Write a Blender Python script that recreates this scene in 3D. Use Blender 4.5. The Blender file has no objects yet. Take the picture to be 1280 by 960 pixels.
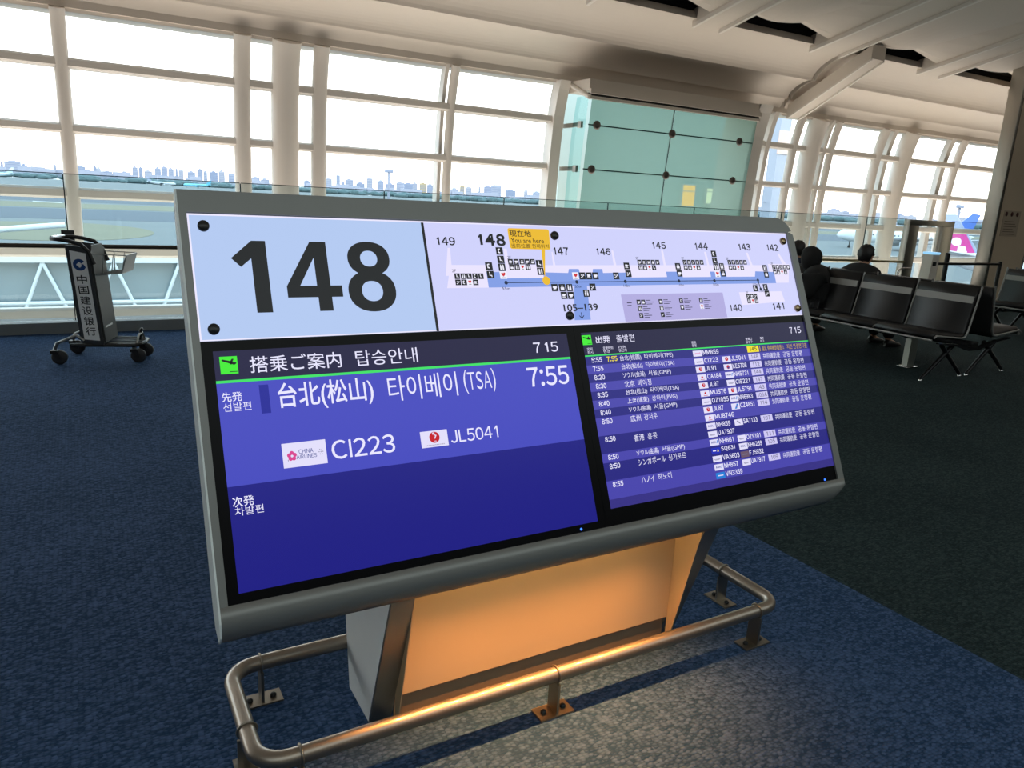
import bpy, bmesh, math, random
from mathutils import Vector, Matrix
random.seed(7)
SC = bpy.context.scene
COL = SC.collection

# ------------------------------------------------------------------ camera, world, light, exposure
cam_d = bpy.data.cameras.new('camera'); cam = bpy.data.objects.new('camera', cam_d); COL.objects.link(cam)
cam_d.sensor_width = 36.0; cam_d.lens = 936.85 / 1280 * 36.0; cam_d.clip_end = 12000; cam_d.clip_start = 0.05
R = Vector((0.86848, -0.49290, 0.05276)); U = Vector((0.07508, 0.23598, 0.96885)); F = Vector((0.49000, 0.83747, -0.24195))
M = Matrix.Identity(4)
for i in range(3):
    M[i][0] = R[i]; M[i][1] = U[i]; M[i][2] = -F[i]
M[2][3] = 1.49
cam.matrix_world = M
SC.camera = cam
SC.view_settings.view_transform = 'Standard'; SC.view_settings.look = 'None'
SC.view_settings.gamma = 1.0; SC.view_settings.use_curve_mapping = False
SC.view_settings.exposure = 0.0

SKY = 4.0
w = bpy.data.worlds.new('sky'); SC.world = w; w.use_nodes = True
nt = w.node_tree; nt.nodes.clear()
tc = nt.nodes.new('ShaderNodeTexCoord'); sx = nt.nodes.new('ShaderNodeSeparateXYZ'); rp = nt.nodes.new('ShaderNodeValToRGB')
bg = nt.nodes.new('ShaderNodeBackground'); ow = nt.nodes.new('ShaderNodeOutputWorld')
rp.color_ramp.elements[0].position = 0.0; rp.color_ramp.elements[0].color = (1.0, 0.93, 0.82, 1)
rp.color_ramp.elements[1].position = 0.5; rp.color_ramp.elements[1].color = (0.62, 0.82, 1.0, 1)
e = rp.color_ramp.elements.new(0.16); e.color = (0.93, 0.96, 0.97, 1)
nt.links.new(tc.outputs['Generated'], sx.inputs[0]); nt.links.new(sx.outputs['Z'], rp.inputs[0])
nt.links.new(rp.outputs[0], bg.inputs[0]); bg.inputs[1].default_value = SKY
nt.links.new(bg.outputs[0], ow.inputs[0])

def area_light(name, loc, rot, sx_, sy_, energy, color):
    l = bpy.data.lights.new(name, 'AREA'); l.shape = 'RECTANGLE'; l.size = sx_; l.size_y = sy_; l.energy = energy; l.color = color
    o = bpy.data.objects.new(name, l); COL.objects.link(o); o.location = loc; o.rotation_euler = rot
    return o
# added warm fill between floor edge and window wall, brightening the vault
area_light('vault_warm_fill', (5, 9.0, 0.0), (math.pi, 0, 0), 36, 0.5, 240, (1.0, 0.86, 0.75))
# added overhead fill behind the camera for surfaces turned away from the windows
area_light('rear_fill', (4, -4.5, 5.6), (0, 0, 0), 26, 6, 620, (0.90, 1.0, 0.98))
area_light('vault_fill', (12, 1.5, 2.4), (math.pi, 0, 0), 30, 1.0, 170, (1.0, 0.88, 0.76))  # added upward fill that brightens the right part of the vault

# ------------------------------------------------------------------ colour and material helpers
def lin(c):
    c = c / 255.0
    return c / 12.92 if c <= 0.04045 else ((c + 0.055) / 1.055) ** 2.4
def S(r, g, b): return (lin(r), lin(g), lin(b), 1.0)
def bsdf(m): return m.node_tree.nodes['Principled BSDF']
def mat(name, col, rough=0.5, metal=0.0, noise=0.0, nscale=20.0, bump=0.0, bscale=60.0, spec=0.5, coat=0.0):
    m = bpy.data.materials.new(name); m.use_nodes = True; n = m.node_tree.nodes; l = m.node_tree.links; b = bsdf(m)
    b.inputs['Base Color'].default_value = col; b.inputs['Roughness'].default_value = rough; b.inputs['Metallic'].default_value = metal
    b.inputs['Specular IOR Level'].default_value = spec; b.inputs['Coat Weight'].default_value = coat
    if noise or bump:
        t = n.new('ShaderNodeTexCoord')
    if noise:
        x = n.new('ShaderNodeTexNoise'); x.inputs['Scale'].default_value = nscale; x.inputs['Detail'].default_value = 4
        r = n.new('ShaderNodeMix'); r.data_type = 'RGBA'
        r.inputs[6].default_value = tuple(c * (1 - noise) for c in col[:3]) + (1,); r.inputs[7].default_value = tuple(min(1, c * (1 + noise)) for c in col[:3]) + (1,)
        l.new(t.outputs['Object'], x.inputs['Vector']); l.new(x.outputs['Fac'], r.inputs[0]); l.new(r.outputs[2], b.inputs['Base Color'])
    if bump:
        x = n.new('ShaderNodeTexNoise'); x.inputs['Scale'].default_value = bscale; x.inputs['Detail'].default_value = 3
        u = n.new('ShaderNodeBump'); u.inputs['Strength'].default_value = bump; u.inputs['Distance'].default_value = 0.004
        l.new(t.outputs['Object'], x.inputs['Vector']); l.new(x.outputs['Fac'], u.inputs['Height']); l.new(u.outputs[0], b.inputs['Normal'])
    return m
def brushed(name, col, rough=0.32):
    m = mat(name, col, rough, 1.0); n = m.node_tree.nodes; l = m.node_tree.links; b = bsdf(m)
    t = n.new('ShaderNodeTexCoord'); p = n.new('ShaderNodeMapping'); p.inputs['Scale'].default_value = (4, 4, 260)
    x = n.new('ShaderNodeTexNoise'); x.inputs['Scale'].default_value = 3
    mr = n.new('ShaderNodeMapRange'); mr.inputs['To Min'].default_value = rough - 0.08; mr.inputs['To Max'].default_value = rough + 0.1
    l.new(t.outputs['Object'], p.inputs[0]); l.new(p.outputs[0], x.inputs['Vector']); l.new(x.outputs['Fac'], mr.inputs[0]); l.new(mr.outputs[0], b.inputs['Roughness'])
    return m
def glow(name, col, strength=1.0, rough=0.25, spec=0.25):
    m = bpy.data.materials.new(name); m.use_nodes = True; b = bsdf(m)
    b.inputs['Base Color'].default_value = (0.004, 0.004, 0.006, 1); b.inputs['Roughness'].default_value = rough; b.inputs['Specular IOR Level'].default_value = spec
    b.inputs['Emission Color'].default_value = col; b.inputs['Emission Strength'].default_value = strength
    return m
def glass(name, tint, refl=1.0):
    m = bpy.data.materials.new(name); m.use_nodes = True; n = m.node_tree.nodes; l = m.node_tree.links; n.clear()
    o = n.new('ShaderNodeOutputMaterial'); mx = n.new('ShaderNodeMixShader'); t = n.new('ShaderNodeBsdfTransparent'); g = n.new('ShaderNodeBsdfGlossy')
    f = n.new('ShaderNodeFresnel'); ge = n.new('ShaderNodeNewGeometry'); io = n.new('ShaderNodeMapRange'); io.inputs['To Min'].default_value = 1.35; io.inputs['To Max'].default_value = 1 / 1.35; l.new(ge.outputs['Backfacing'], io.inputs['Value']); l.new(io.outputs[0], f.inputs['IOR']); t.inputs[0].default_value = tint; g.inputs['Roughness'].default_value = 0.02
    g.inputs[0].default_value = (refl, refl, refl, 1)
    l.new(f.outputs[0], mx.inputs[0]); l.new(t.outputs[0], mx.inputs[1]); l.new(g.outputs[0], mx.inputs[2]); l.new(mx.outputs[0], o.inputs[0])
    return m
def carpet(name, c1, c2, scale=84.0):
    """loop pile: staggered rows of small loops, each with its own yarn tone and dark gaps between"""
    m = bpy.data.materials.new(name); m.use_nodes = True; n = m.node_tree.nodes; l = m.node_tree.links; b = bsdf(m)
    b.inputs['Roughness'].default_value = 0.95; b.inputs['Specular IOR Level'].default_value = 0.1
    t = n.new('ShaderNodeTexCoord'); mp = n.new('ShaderNodeMapping'); mp.inputs['Scale'].default_value = (0.75, 1.25, 1.0)
    v = n.new('ShaderNodeTexVoronoi'); v.inputs['Scale'].default_value = scale; v.inputs['Randomness'].default_value = 0.6
    x = n.new('ShaderNodeTexNoise'); x.inputs['Scale'].default_value = 1.1; x.inputs['Detail'].default_value = 5
    sp = n.new('ShaderNodeSeparateColor'); a = n.new('ShaderNodeMath'); a.operation = 'MULTIPLY_ADD'; a.inputs[1].default_value = 0.9
    d = n.new('ShaderNodeMath'); d.operation = 'MULTIPLY_ADD'; d.inputs[1].default_value = -1.1
    r = n.new('ShaderNodeMix'); r.data_type = 'RGBA'; r.inputs[6].default_value = c1; r.inputs[7].default_value = c2
    bp = n.new('ShaderNodeBump'); bp.inputs['Strength'].default_value = 1.0; bp.inputs['Distance'].default_value = 0.008; bp.invert = True
    l.new(t.outputs['Object'], mp.inputs[0]); l.new(mp.outputs[0], v.inputs['Vector']); l.new(t.outputs['Object'], x.inputs['Vector'])
    l.new(v.outputs['Color'], sp.inputs[0]); l.new(sp.outputs[0], a.inputs[0]); l.new(x.outputs['Fac'], a.inputs[2])
    l.new(v.outputs['Distance'], d.inputs[0]); l.new(a.outputs[0], d.inputs[2])
    mr = n.new('ShaderNodeMapRange'); mr.inputs['From Min'].default_value = 0.0; mr.inputs['From Max'].default_value = 1.05
    l.new(d.outputs[0], mr.inputs[0]); l.new(mr.outputs[0], r.inputs[0]); l.new(r.outputs[2], b.inputs['Base Color'])
    l.new(v.outputs['Distance'], bp.inputs['Height']); l.new(bp.outputs[0], b.inputs['Normal'])
    return m

# ------------------------------------------------------------------ mesh helpers
class MB:
    """collects shapes of one mesh"""
    def __init__(s): s.v = []; s.f = []; s.mi = []; s.sm = []
    def raw(s, vs, fs, m=0, smooth=False):
        k = len(s.v); s.v += [tuple(p) for p in vs]
        for f in fs: s.f.append([i + k for i in f]); s.mi.append(m); s.sm.append(smooth)
        return s
    def box(s, x0, x1, y0, y1, z0, z1, m=0):
        vs = [(x, y, z) for z in (z0, z1) for y in (y0, y1) for x in (x0, x1)]
        return s.raw(vs, [(0, 2, 3, 1), (4, 5, 7, 6), (0, 1, 5, 4), (2, 6, 7, 3), (0, 4, 6, 2), (1, 3, 7, 5)], m)
    def bbox(s, x0, x1, y0, y1, z0, z1, bev=0.01, seg=2, m=0):
        b = bmesh.new(); bmesh.ops.create_cube(b, size=1.0)
        for v in b.verts: v.co = Vector(((x0 + x1) / 2 + v.co.x * (x1 - x0), (y0 + y1) / 2 + v.co.y * (y1 - y0), (z0 + z1) / 2 + v.co.z * (z1 - z0)))
        bmesh.ops.bevel(b, geom=list(b.edges), offset=bev, segments=seg, affect='EDGES', profile=0.5)
        return s.bm(b, m, True)
    def bm(s, b, m=0, smooth=False, mat4=None):
        b.verts.index_update()
        vs = [(mat4 @ v.co if mat4 else v.co)[:] for v in b.verts]
        s.raw(vs, [[v.index for v in f.verts] for f in b.faces], m, smooth); b.free(); return s
    def prism(s, poly, axis, a0, a1, m=0):
        """poly: 2-D outline in the two other axes (xy -> z, yz -> x, xz -> y)"""
        n = len(poly)
        def P(p, a): return {'x': (a, p[0], p[1]), 'y': (p[0], a, p[1]), 'z': (p[0], p[1], a)}[axis]
        vs = [P(p, a0) for p in poly] + [P(p, a1) for p in poly]
        fs = [list(range(n))[::-1], list(range(n, 2 * n))] + [(i, (i + 1) % n, n + (i + 1) % n, n + i) for i in range(n)]
        return s.raw(vs, fs, m)
    def loft(s, rings, m=0, smooth=True, caps=True, closed=True):
        n = len(rings[0]); vs = [p for r in rings for p in r]; fs = []
        for k in range(len(rings) - 1):
            for i in range(n if closed else n - 1):
                j = (i + 1) % n; fs.append((k * n + i, k * n + j, (k + 1) * n + j, (k + 1) * n + i))
        s.raw(vs, fs, m, smooth)
        if caps and closed:
            s.raw(rings[0], [list(range(n))[::-1]], m); s.raw(rings[-1], [list(range(n))], m)
        return s
    def tube(s, pts, r, n=10, m=0, caps=True, closed=False):
        pts = [Vector(p) for p in pts]; rings = []; up = None
        rs = r if isinstance(r, (list, tuple)) else [r] * len(pts)
        for i, p in enumerate(pts):
            if closed: d = pts[(i + 1) % len(pts)] - pts[i - 1]
            else: d = (pts[min(i + 1, len(pts) - 1)] - pts[max(i - 1, 0)])
            d.normalize()
            if up is None: up = Vector((0, 0, 1)) if abs(d.z) < 0.9 else Vector((1, 0, 0))
            a = d.cross(up); a.normalize(); b = a.cross(d); b.normalize(); up = b
            rings.append([p + rs[i] * (math.cos(t) * a + math.sin(t) * b) for t in [2 * math.pi * k / n for k in range(n)]])
        if closed: rings.append(rings[0]); caps = False
        return s.loft(rings, m, True, caps)
    def lathe(s, prof, origin=(0, 0, 0), axis=(0, 0, 1), n=16, m=0, smooth=True):
        """prof: (radius, height) pairs along axis"""
        ax = Vector(axis).normalized(); t = Vector((1, 0, 0)) if abs(ax.x) < 0.8 else Vector((0, 1, 0))
        a = ax.cross(t).normalized(); b = ax.cross(a); o = Vector(origin)
        rings = [[o + ax * h + max(r, 1e-4) * (math.cos(q) * a + math.sin(q) * b) for q in [2 * math.pi * k / n for k in range(n)]] for r, h in prof]
        return s.loft(rings, m, smooth)
    def ball(s, c, r, m=0, seg=12, scale=(1, 1, 1), rot=None):
        b = bmesh.new(); bmesh.ops.create_uvsphere(b, u_segments=seg, v_segments=max(6, seg * 2 // 3), radius=1.0)
        mt = Matrix.Translation(Vector(c)) @ (rot.to_4x4() if rot else Matrix.Identity(4)) @ Matrix.Diagonal((r * scale[0], r * scale[1], r * scale[2], 1))
        return s.bm(b, m, True, mt)
def obj(name, mb, mats, parent=None, off=(0, 0, 0)):
    me = bpy.data.meshes.new(name); o = Vector(off)
    me.from_pydata([(p[0] - o.x, p[1] - o.y, p[2] - o.z) for p in mb.v], [], mb.f)
    for m in (mats if isinstance(mats, (list, tuple)) else [mats]): me.materials.append(m)
    me.polygons.foreach_set('material_index', mb.mi); me.polygons.foreach_set('use_smooth', mb.sm)
    me.update()
    ob = bpy.data.objects.new(name, me); COL.objects.link(ob)
    if parent: ob.parent = parent
    else: ob.location = o
    return ob
def fix_normals(ob):
    b = bmesh.new(); b.from_mesh(ob.data); bmesh.ops.recalc_face_normals(b, faces=list(b.faces)); b.to_mesh(ob.data); b.free(); return ob
def thing(name, label, cat, loc=(0, 0, 0), rz=0.0, group=None):
    o = bpy.data.objects.new(name, None); COL.objects.link(o); o.location = loc; o.rotation_euler = (0, 0, rz); o.empty_display_size = 0.1
    return tag(o, label, cat, group)
def tag(o, label, cat, group=None):
    o['label'] = label; o['category'] = cat
    if group: o['group'] = group
    return o
def struct(name, mb, mats):
    o = obj(name, mb, mats); o['kind'] = 'structure'; return o
def copy_tree(o, parent=None):
    c = o.copy(); COL.objects.link(c)
    if parent: c.parent = parent
    for ch in list(o.children): copy_tree(ch, c)
    return c
TXT = {}
def raw_text(body, bold):
    c = bpy.data.curves.new('writing', 'FONT'); c.body = body; c.offset = bold; c.resolution_u = 3
    o = bpy.data.objects.new('writing', c); COL.objects.link(o); bpy.context.view_layer.update()
    me = bpy.data.meshes.new_from_object(o.evaluated_get(bpy.context.evaluated_depsgraph_get()))
    vs = [(v.co.x, v.co.y) for v in me.vertices]; fs = [list(p.vertices) for p in me.polygons]
    bpy.data.objects.remove(o); bpy.data.curves.remove(c); bpy.data.meshes.remove(me)
    return vs, fs
SIGN = set('0123456789ABCDEFGHIJKLMNOPQRSTUVWXYZ:')
def text_geo(body, bold=0.0):
    """outline writing scaled to a unit square; numerals and capitals use the plain sign lettering, set letter by letter"""
    key = (body, bold)
    if key in TXT: return TXT[key]
    if set(body) <= SIGN:
        vs = []; fs = []; pen = 0.0
        for ch in body:
            if ch == '1':
                h = 0.733; t = 0.045 + bold
                g = [(0.255 - t, 0), (0.255 + t, 0), (0.255 + t, h), (0.255 - t * 0.55, h), (0.075, h - 0.155), (0.115 + bold * 0.6, h - 0.225 - bold * 1.6), (0.255 - t, h - 0.125 - bold * 1.2)]
                f = [[0, 1, 2, 3, 6], [3, 4, 5, 6]]
            elif ch == 'I':
                t = 0.043 + bold; g = [(-t, 0), (t, 0), (t, 0.733), (-t, 0.733)]; f = [[0, 1, 2, 3]]
            else:
                k2 = ('#', ch, bold)
                if k2 not in TXT: TXT[k2] = raw_text(chr(ord(ch) + 0xFEE0), bold + 0.004)
                g, f = TXT[k2]
            xa = min(p[0] for p in g); xb = max(p[0] for p in g); wd = xb - xa
            adv = max(0.555, wd + 0.07) if ch.isdigit() else wd + 0.11
            off = pen + (adv - wd) / 2 - xa
            n0 = len(vs); vs += [(p[0] + off, p[1]) for p in g]; fs += [[i + n0 for i in q] for q in f]; pen += adv
    else:
        vs, fs = raw_text(body, bold)
    x0 = min(v[0] for v in vs); x1 = max(v[0] for v in vs); y0 = min(v[1] for v in vs); y1 = max(v[1] for v in vs)
    TXT[key] = ([((v[0] - x0) / (x1 - x0), (v[1] - y0) / (y1 - y0)) for v in vs], fs)
    return TXT[key]
def put_text(mb, body, x0, x1, y0, y1, place, m=0, bold=0.0):
    if isinstance(mb, Each): mb = mb.new()
    """writing that fills the rectangle x0..x1, y0..y1 of a surface; place(x, y) gives the 3-D point"""
    vs, fs = text_geo(body, bold)
    mb.raw([place(x0 + a * (x1 - x0), y0 + b * (y1 - y0)) for a, b in vs], fs, m)

# ------------------------------------------------------------------ materials
M_white = mat('warm_white_paint', S(224, 216, 206), 0.55, noise=0.03, nscale=3)
M_ceil = mat('ceiling_panel', S(214, 203, 190), 0.7, noise=0.03, nscale=1.5)
M_slot = mat('ceiling_slot_dark', (0.01, 0.01, 0.01, 1), 0.9)
M_kerb = mat('kerb_grey', S(120, 126, 128), 0.6, noise=0.06)
M_carpet_b = carpet('blue_loop_carpet', (0.016, 0.042, 0.095, 1), (0.066, 0.118, 0.235, 1))
M_carpet_g = carpet('green_black_carpet', (0.010, 0.019, 0.021, 1), (0.034, 0.056, 0.057, 1))
M_steel = brushed('brushed_steel', S(170, 166, 158), 0.36)
M_tube = mat('satin_steel_tube', S(152, 140, 126), 0.48, 1.0, coat=1.0); bsdf(M_tube).inputs['Coat Roughness'].default_value = 0.05
M_chrome = mat('chrome', S(205, 205, 205), 0.12, 1.0)
M_dark = mat('black_plastic', (0.012, 0.012, 0.013, 1), 0.45)
M_darkmetal = mat('dark_metal', (0.03, 0.03, 0.03, 1), 0.4, 0.6)
M_wall = mat('wall_paint', S(120, 115, 108), 0.8)
M_pane = glass('window_glass', (0.96, 0.98, 0.98, 1), 0.6)
M_bal = glass('balustrade_glass', (0.86, 0.91, 0.912, 1), 0.7)
M_edge = mat('glass_edge_green', (0.01, 0.035, 0.035, 1), 0.2)

# ------------------------------------------------------------------ the room
mb = MB().box(-16, 2.665, -12, 8.42, -0.3, 0); struct('floor', mb, M_carpet_b)
mb = MB().box(2.665, 44, -12, 8.42, -0.3, 0); struct('floor_lounge', mb, M_carpet_g)
mb = MB().box(-16, 44, 8.22, 8.42, 0, 0.105); mb.box(-16, 44, 8.42, 8.5, -2.0, 0.105); struct('baseboard_window', mb, M_kerb)
mb = MB().box(-16, 44, -12.2, -12, 0, 9); struct('wall_back', mb, M_wall)
mb = MB().box(-16.2, -16, -12, 9.9, -5, 9); struct('wall_left', mb, M_wall)
mb = MB().box(44, 44.2, -12, 9.9, -5, 9); struct('wall_right', mb, M_wall)

# window wall: profile leans inward towards its head
PROF = [(-4.5, 9.8), (1.4, 9.8), (1.9, 9.778), (2.25, 9.755), (2.6, 9.72), (2.85, 9.67), (3.0, 9.63), (3.16, 9.57)]
def prof_y(z):
    for (za, ya), (zb, yb) in zip(PROF, PROF[1:]):
        if z <= zb: return ya + (yb - ya) * max(0, (z - za)) / (zb - za)
    return PROF[-1][1]
ZS = [-4.5, 0, 1.2, 1.6, 1.9, 2.1, 2.3, 2.5, 2.65, 2.8, 2.9, 3.0, 3.06, 3.125]
def round_post(name, x, r, dy, label, cat, group=None):
    mb = MB(); mb.tube([(x, prof_y(z) + dy, z) for z in ZS], r, 16)
    return tag(obj(name, mb, M_white, off=(x, 9.8 + dy, 0)), label, cat, group)
def flat_post(name, x, wx, d, dy, label, cat):
    mb = MB(); rings = []
    for z in ZS:
        y = prof_y(z) + dy; rings.append([(x - wx / 2, y - d / 2, z), (x + wx / 2, y - d / 2, z), (x + wx / 2, y + d / 2, z), (x - wx / 2, y + d / 2, z)])
    mb.loft(rings, 0, False)
    return tag(obj(name, mb, M_white, off=(x, 9.8, 0)), label, cat)
round_post('window_post', 0.0, 0.072, 0, 'slim white round window post standing alone behind the luggage trolley', 'post')
round_post('window_post', 1.81, 0.098, 0, 'white round window post just left of the thick white column in the left window', 'post')
round_post('support_column', 2.31, 0.165, 0, 'thick white column between two slim posts in the left window', 'column')
round_post('window_post', 2.725, 0.095, 0, 'white round window post just right of the thick column in the left window', 'post')
round_post('window_post', 4.50, 0.060, 0, 'white round window post nearest left of the green glass box', 'post')
flat_post('window_frame_fin', 4.39, 0.05, 0.14, 0.08, 'thin flat white fin beside the round post left of the green glass', 'fin')
flat_post('window_frame_fin', 6.17, 0.17, 0.2, 0.0, 'flat white jamb where the left window meets the green glass box', 'fin')
flat_post('window_frame_fin', 10.52, 0.10, 0.12, 0.0, 'grey white flat fin nearest the right edge of the green glass', 'fin')
round_post('window_post', 11.22, 0.072, 0, 'white round post between the green glass and the first thick right column', 'post')
round_post('support_column', 11.67, 0.17, 0, 'thick white curved column nearest the green glass in the right window', 'column')
flat_post('window_frame_fin', 12.0, 0.07, 0.2, 0.05, 'thin white fin clinging to the right side of the first thick right column', 'fin')
round_post('window_post', 12.22, 0.066, 0, 'slim white curved post just right of the first thick right column', 'post')
round_post('window_post', 13.57, 0.09, 0, 'white curved post behind the head of the seated man', 'post')
flat_post('window_frame_fin', 13.93, 0.11, 0.12, 0.08, 'flat white fin left of the second thick right column', 'fin')
round_post('support_column', 14.38, 0.165, 0, 'thick white curved column just left of the steel glass gate', 'column')
flat_post('window_frame_fin', 15.85, 0.14, 0.12, 0.08, 'flat white fin above the steel glass gate', 'fin')
round_post('window_post', 16.2, 0.08, 0, 'slim white curved post just right of the flat fin above the gate', 'post')
mb = MB(); rings = []
for z in ZS[1:]:
    y = prof_y(z) - 0.56; rings.append([(9.565, y, z), (9.85, y, z), (9.95, y + 0.66, z), (9.565, y + 0.66, z)])
mb.loft(rings, 0, False); tag(obj('wall_return', mb, M_white, off=(9.9, 9.6, 0)), 'broad white curved return closing the right side of the green glass box', 'wall return')

# transoms, each a straight length of the curved wall
k = 0
for (xa, xb) in ((-14, 6.2), (10.2, 44)):
    for z, h in ((2.61, 0.105), (1.955, 0.10), (1.275, 0.12), (0.64, 0.13), (-0.06, 0.14), (-0.8, 0.12)):
        k += 1; y = prof_y(z); mb = MB()
        mb.prism([(y - 0.02, z - h / 2), (y + 0.09, z - h / 2), (y + 0.09, z + h / 2), (y - 0.02, z + h / 2), (y - 0.05, z + h * 0.3), (y - 0.05, z - h * 0.3)], 'x', xa, xb)
        struct('trim_%d' % k, mb, M_white)
bays = [(-14, -1.9), (-1.9, 0.0), (0.0, 1.81), (1.81, 2.31), (2.31, 2.725), (2.725, 4.4), (4.4, 6.2), (10.3, 11.22), (11.22, 12.22), (12.22, 13.57), (13.57, 14.38), (14.38, 16.0), (16.0, 18.2), (18.2, 44)]
for i, (xa, xb) in enumerate(bays):
    mb = MB(); mb.loft([[(xa, prof_y(z) + 0.06, z), (xb, prof_y(z) + 0.06, z)] for z in ZS], 0, True, False, False)
    struct('window_%d' % (i + 1), mb, M_pane)

# ------------------------------------------------------------------ ceiling
def bands(xa, xb):
    """three convex strips stepping up from the window head"""
    out = []
    def strip(pts, c=0.75):
        n = 12; (y0, z0), (y1, z1) = pts
        r = []
        for i in range(n + 1):
            t = i / n; a = math.pi / 2 * t
            r.append((y0 + (y1 - y0) * ((1 - c) * t + c * (1 - math.cos(a))), z0 + (z1 - z0) * ((1 - c) * t + c * math.sin(a))))
        return r
    def mk(p):
        mb = MB(); up = [(y + 0.05, z + 0.10) for y, z in reversed(p)]
        poly = p + up; n = len(p)
        mb.loft([[(x, y, z) for y, z in poly] for x in (xa, xb)], 0, False); return mb
    return [mk(strip(((9.62, 3.095), (9.475, 3.35)), 0.45)), mk(strip(((9.45, 3.335), (9.02, 3.60)))), mk(strip(((9.0, 3.585), (8.36, 3.94))))]
n_trim = 20
for xa, xb in ((-16, 10.60), (10.70, 44)):
    for b in bands(xa, xb):
        n_trim += 1; struct('trim_%d' % n_trim, b, M_ceil)
mb = MB().box(-16, 44, 9.58, 10.1, 3.13, 3.6); n_trim += 1; struct('trim_%d' % n_trim, mb, M_ceil)
# dark joints at the end of the left strips
mb = MB().prism([(9.78, 3.3), (9.62, 3.5), (9.2, 3.76), (8.45, 4.08), (8.45, 4.62), (10.0, 4.62), (10.0, 3.3)], 'x', -16, 44); n_trim += 1; struct('trim_%d' % n_trim, mb, M_slot)

SLOPE = 0.22
def cz(y): return 3.93 + SLOPE * (8.35 - y)
# vault above: lower panels between light troughs, dark slot along the front edge
troughs = [(5.0, 5.75), (7.45, 8.0), (9.80, 10.52), (12.48, 13.15), (15.3, 15.95), (18.1, 18.8)]
mb = MB().prism([(8.6, 4.1), (8.6, 4.6), (-12, 9.4), (-12, 9.0)], 'x', -16, 44); struct('ceiling', mb, M_slot)
edges = [(-16, 5.0)] + [(troughs[i][1], troughs[i + 1][0]) for i in range(len(troughs) - 1)] + [(troughs[-1][1], 44)]
for i, (xa, xb) in enumerate(edges):
    ys = [8.12, 8.0, 7.75, 7.4, 7.0, 6.5, 5.8, 4.8, 3, 0, -12]
    rings = []
    for y in ys:
        t = max(0.0, (y - 5.6) / 2.5); fl = 0.06 + 0.85 * t ** 1.6      # flank narrows away from the slot
        fr = 0.05 + 0.12 * t
        z = cz(y); xm = (xa + xb) / 2
        fl_ = min(fl, (xb - xa) * 0.42); fr_ = min(fr, (xb - xa) * 0.3)
        up = 0.05 if y > 8.05 else 0.0
        r = [(xa, y, z + 0.0), (xa + fr_, y, z + 0.06 + up)]
        for q in range(1, 8):
            s = q / 8; x = xa + fr_ + (xb - fl_ - xa - fr_) * s
            r.append((x, y, z + 0.06 + up - 0.05 * math.sin(math.pi * s)))
        r += [(xb - fl_, y, z + 0.06 + up), (xb - fl_ * 0.98, y, z + 0.10 + up), (xb, y, z + 0.0)]
        rings.append(r)
    mb = MB().loft(rings, 0, False, False, False); n_trim += 1; struct('trim_%d' % n_trim, mb, M_ceil)
names = ['far left ceiling trough over the gate sign', 'slim ceiling light trough left of the long dark slot', 'broad ceiling light trough meeting the slanted white beam', 'ceiling light trough in front of the big pillar', 'ceiling light trough behind the big pillar', 'last ceiling light trough beyond the big pillar']
for i, (xa, xb) in enumerate(troughs):
    root = thing('ceiling_trough', names[i], 'ceiling light', ((xa + xb) / 2, 8.4, cz(8.4)))
    y0, y1 = 8.44, -11
    def bx(x0, x1, za, zb):
        m_ = MB(); m_.raw([(x0, y0, cz(y0) + za), (x1, y0, cz(y0) + za), (x1, y1, cz(y1) + za), (x0, y1, cz(y1) + za), (x0, y0, cz(y0) + zb), (x1, y0, cz(y0) + zb), (x1, y1, cz(y1) + zb), (x0, y1, cz(y1) + zb)],
              [(0, 3, 2, 1), (4, 5, 6, 7), (0, 1, 5, 4), (2, 3, 7, 6), (1, 2, 6, 5), (3, 0, 4, 7)]); return m_
    wd = xb - xa
    b = bx(xa, xb, -0.02, 0.16); obj('housing', b, M_ceil, root, root.location)
    b = bx(xa, xa + 0.05, -0.07, -0.021); obj('rail', b, M_white, root, root.location)
    b = bx(xb - 0.05, xb, -0.07, -0.021); obj('rail', b, M_white, root, root.location)
    b = bx(xa + 0.06, xa + 0.11, -0.035, -0.021); obj('gap', b, mat('trough_gap', S(110, 98, 84), 0.8), root, root.location)

# slanted white beam along the end of the ceiling strips
def beam_pt(t): return 9.5 + (8.02 - 9.5) * t, 3.06 + (3.82 - 3.06) * t
root = thing('slanted_beam', 'slanted white boxed beam running from the window head up to the ceiling slot', 'beam', (10.85, 9.5, 3.06))
mb = MB(); (ya, za), (yb, zb) = beam_pt(0), beam_pt(1)
mb.raw([(x, y, z + d) for (y, z) in ((ya, za), (yb, zb)) for (x, d) in ((10.70, 0), (11.02, 0), (11.02, 0.20), (10.70, 0.20))], [(0, 1, 2, 3), (7, 6, 5, 4), (0, 4, 5, 1), (1, 5, 6, 2), (2, 6, 7, 3), (3, 7, 4, 0)])
fix_normals(obj('casing', mb, M_ceil, root, root.location))
for x in (10.70, 10.99):
    mb = MB(); mb.raw([(x_, y, z + d) for (y, z) in ((ya, za), (yb, zb)) for (x_, d) in ((x, -0.03), (x + 0.03, -0.03), (x + 0.03, -0.001), (x, -0.001))], [(0, 1, 2, 3), (7, 6, 5, 4), (0, 4, 5, 1), (1, 5, 6, 2), (2, 6, 7, 3), (3, 7, 4, 0)])
    fix_normals(obj('edge_strip', mb, M_white, root, root.location))

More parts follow.
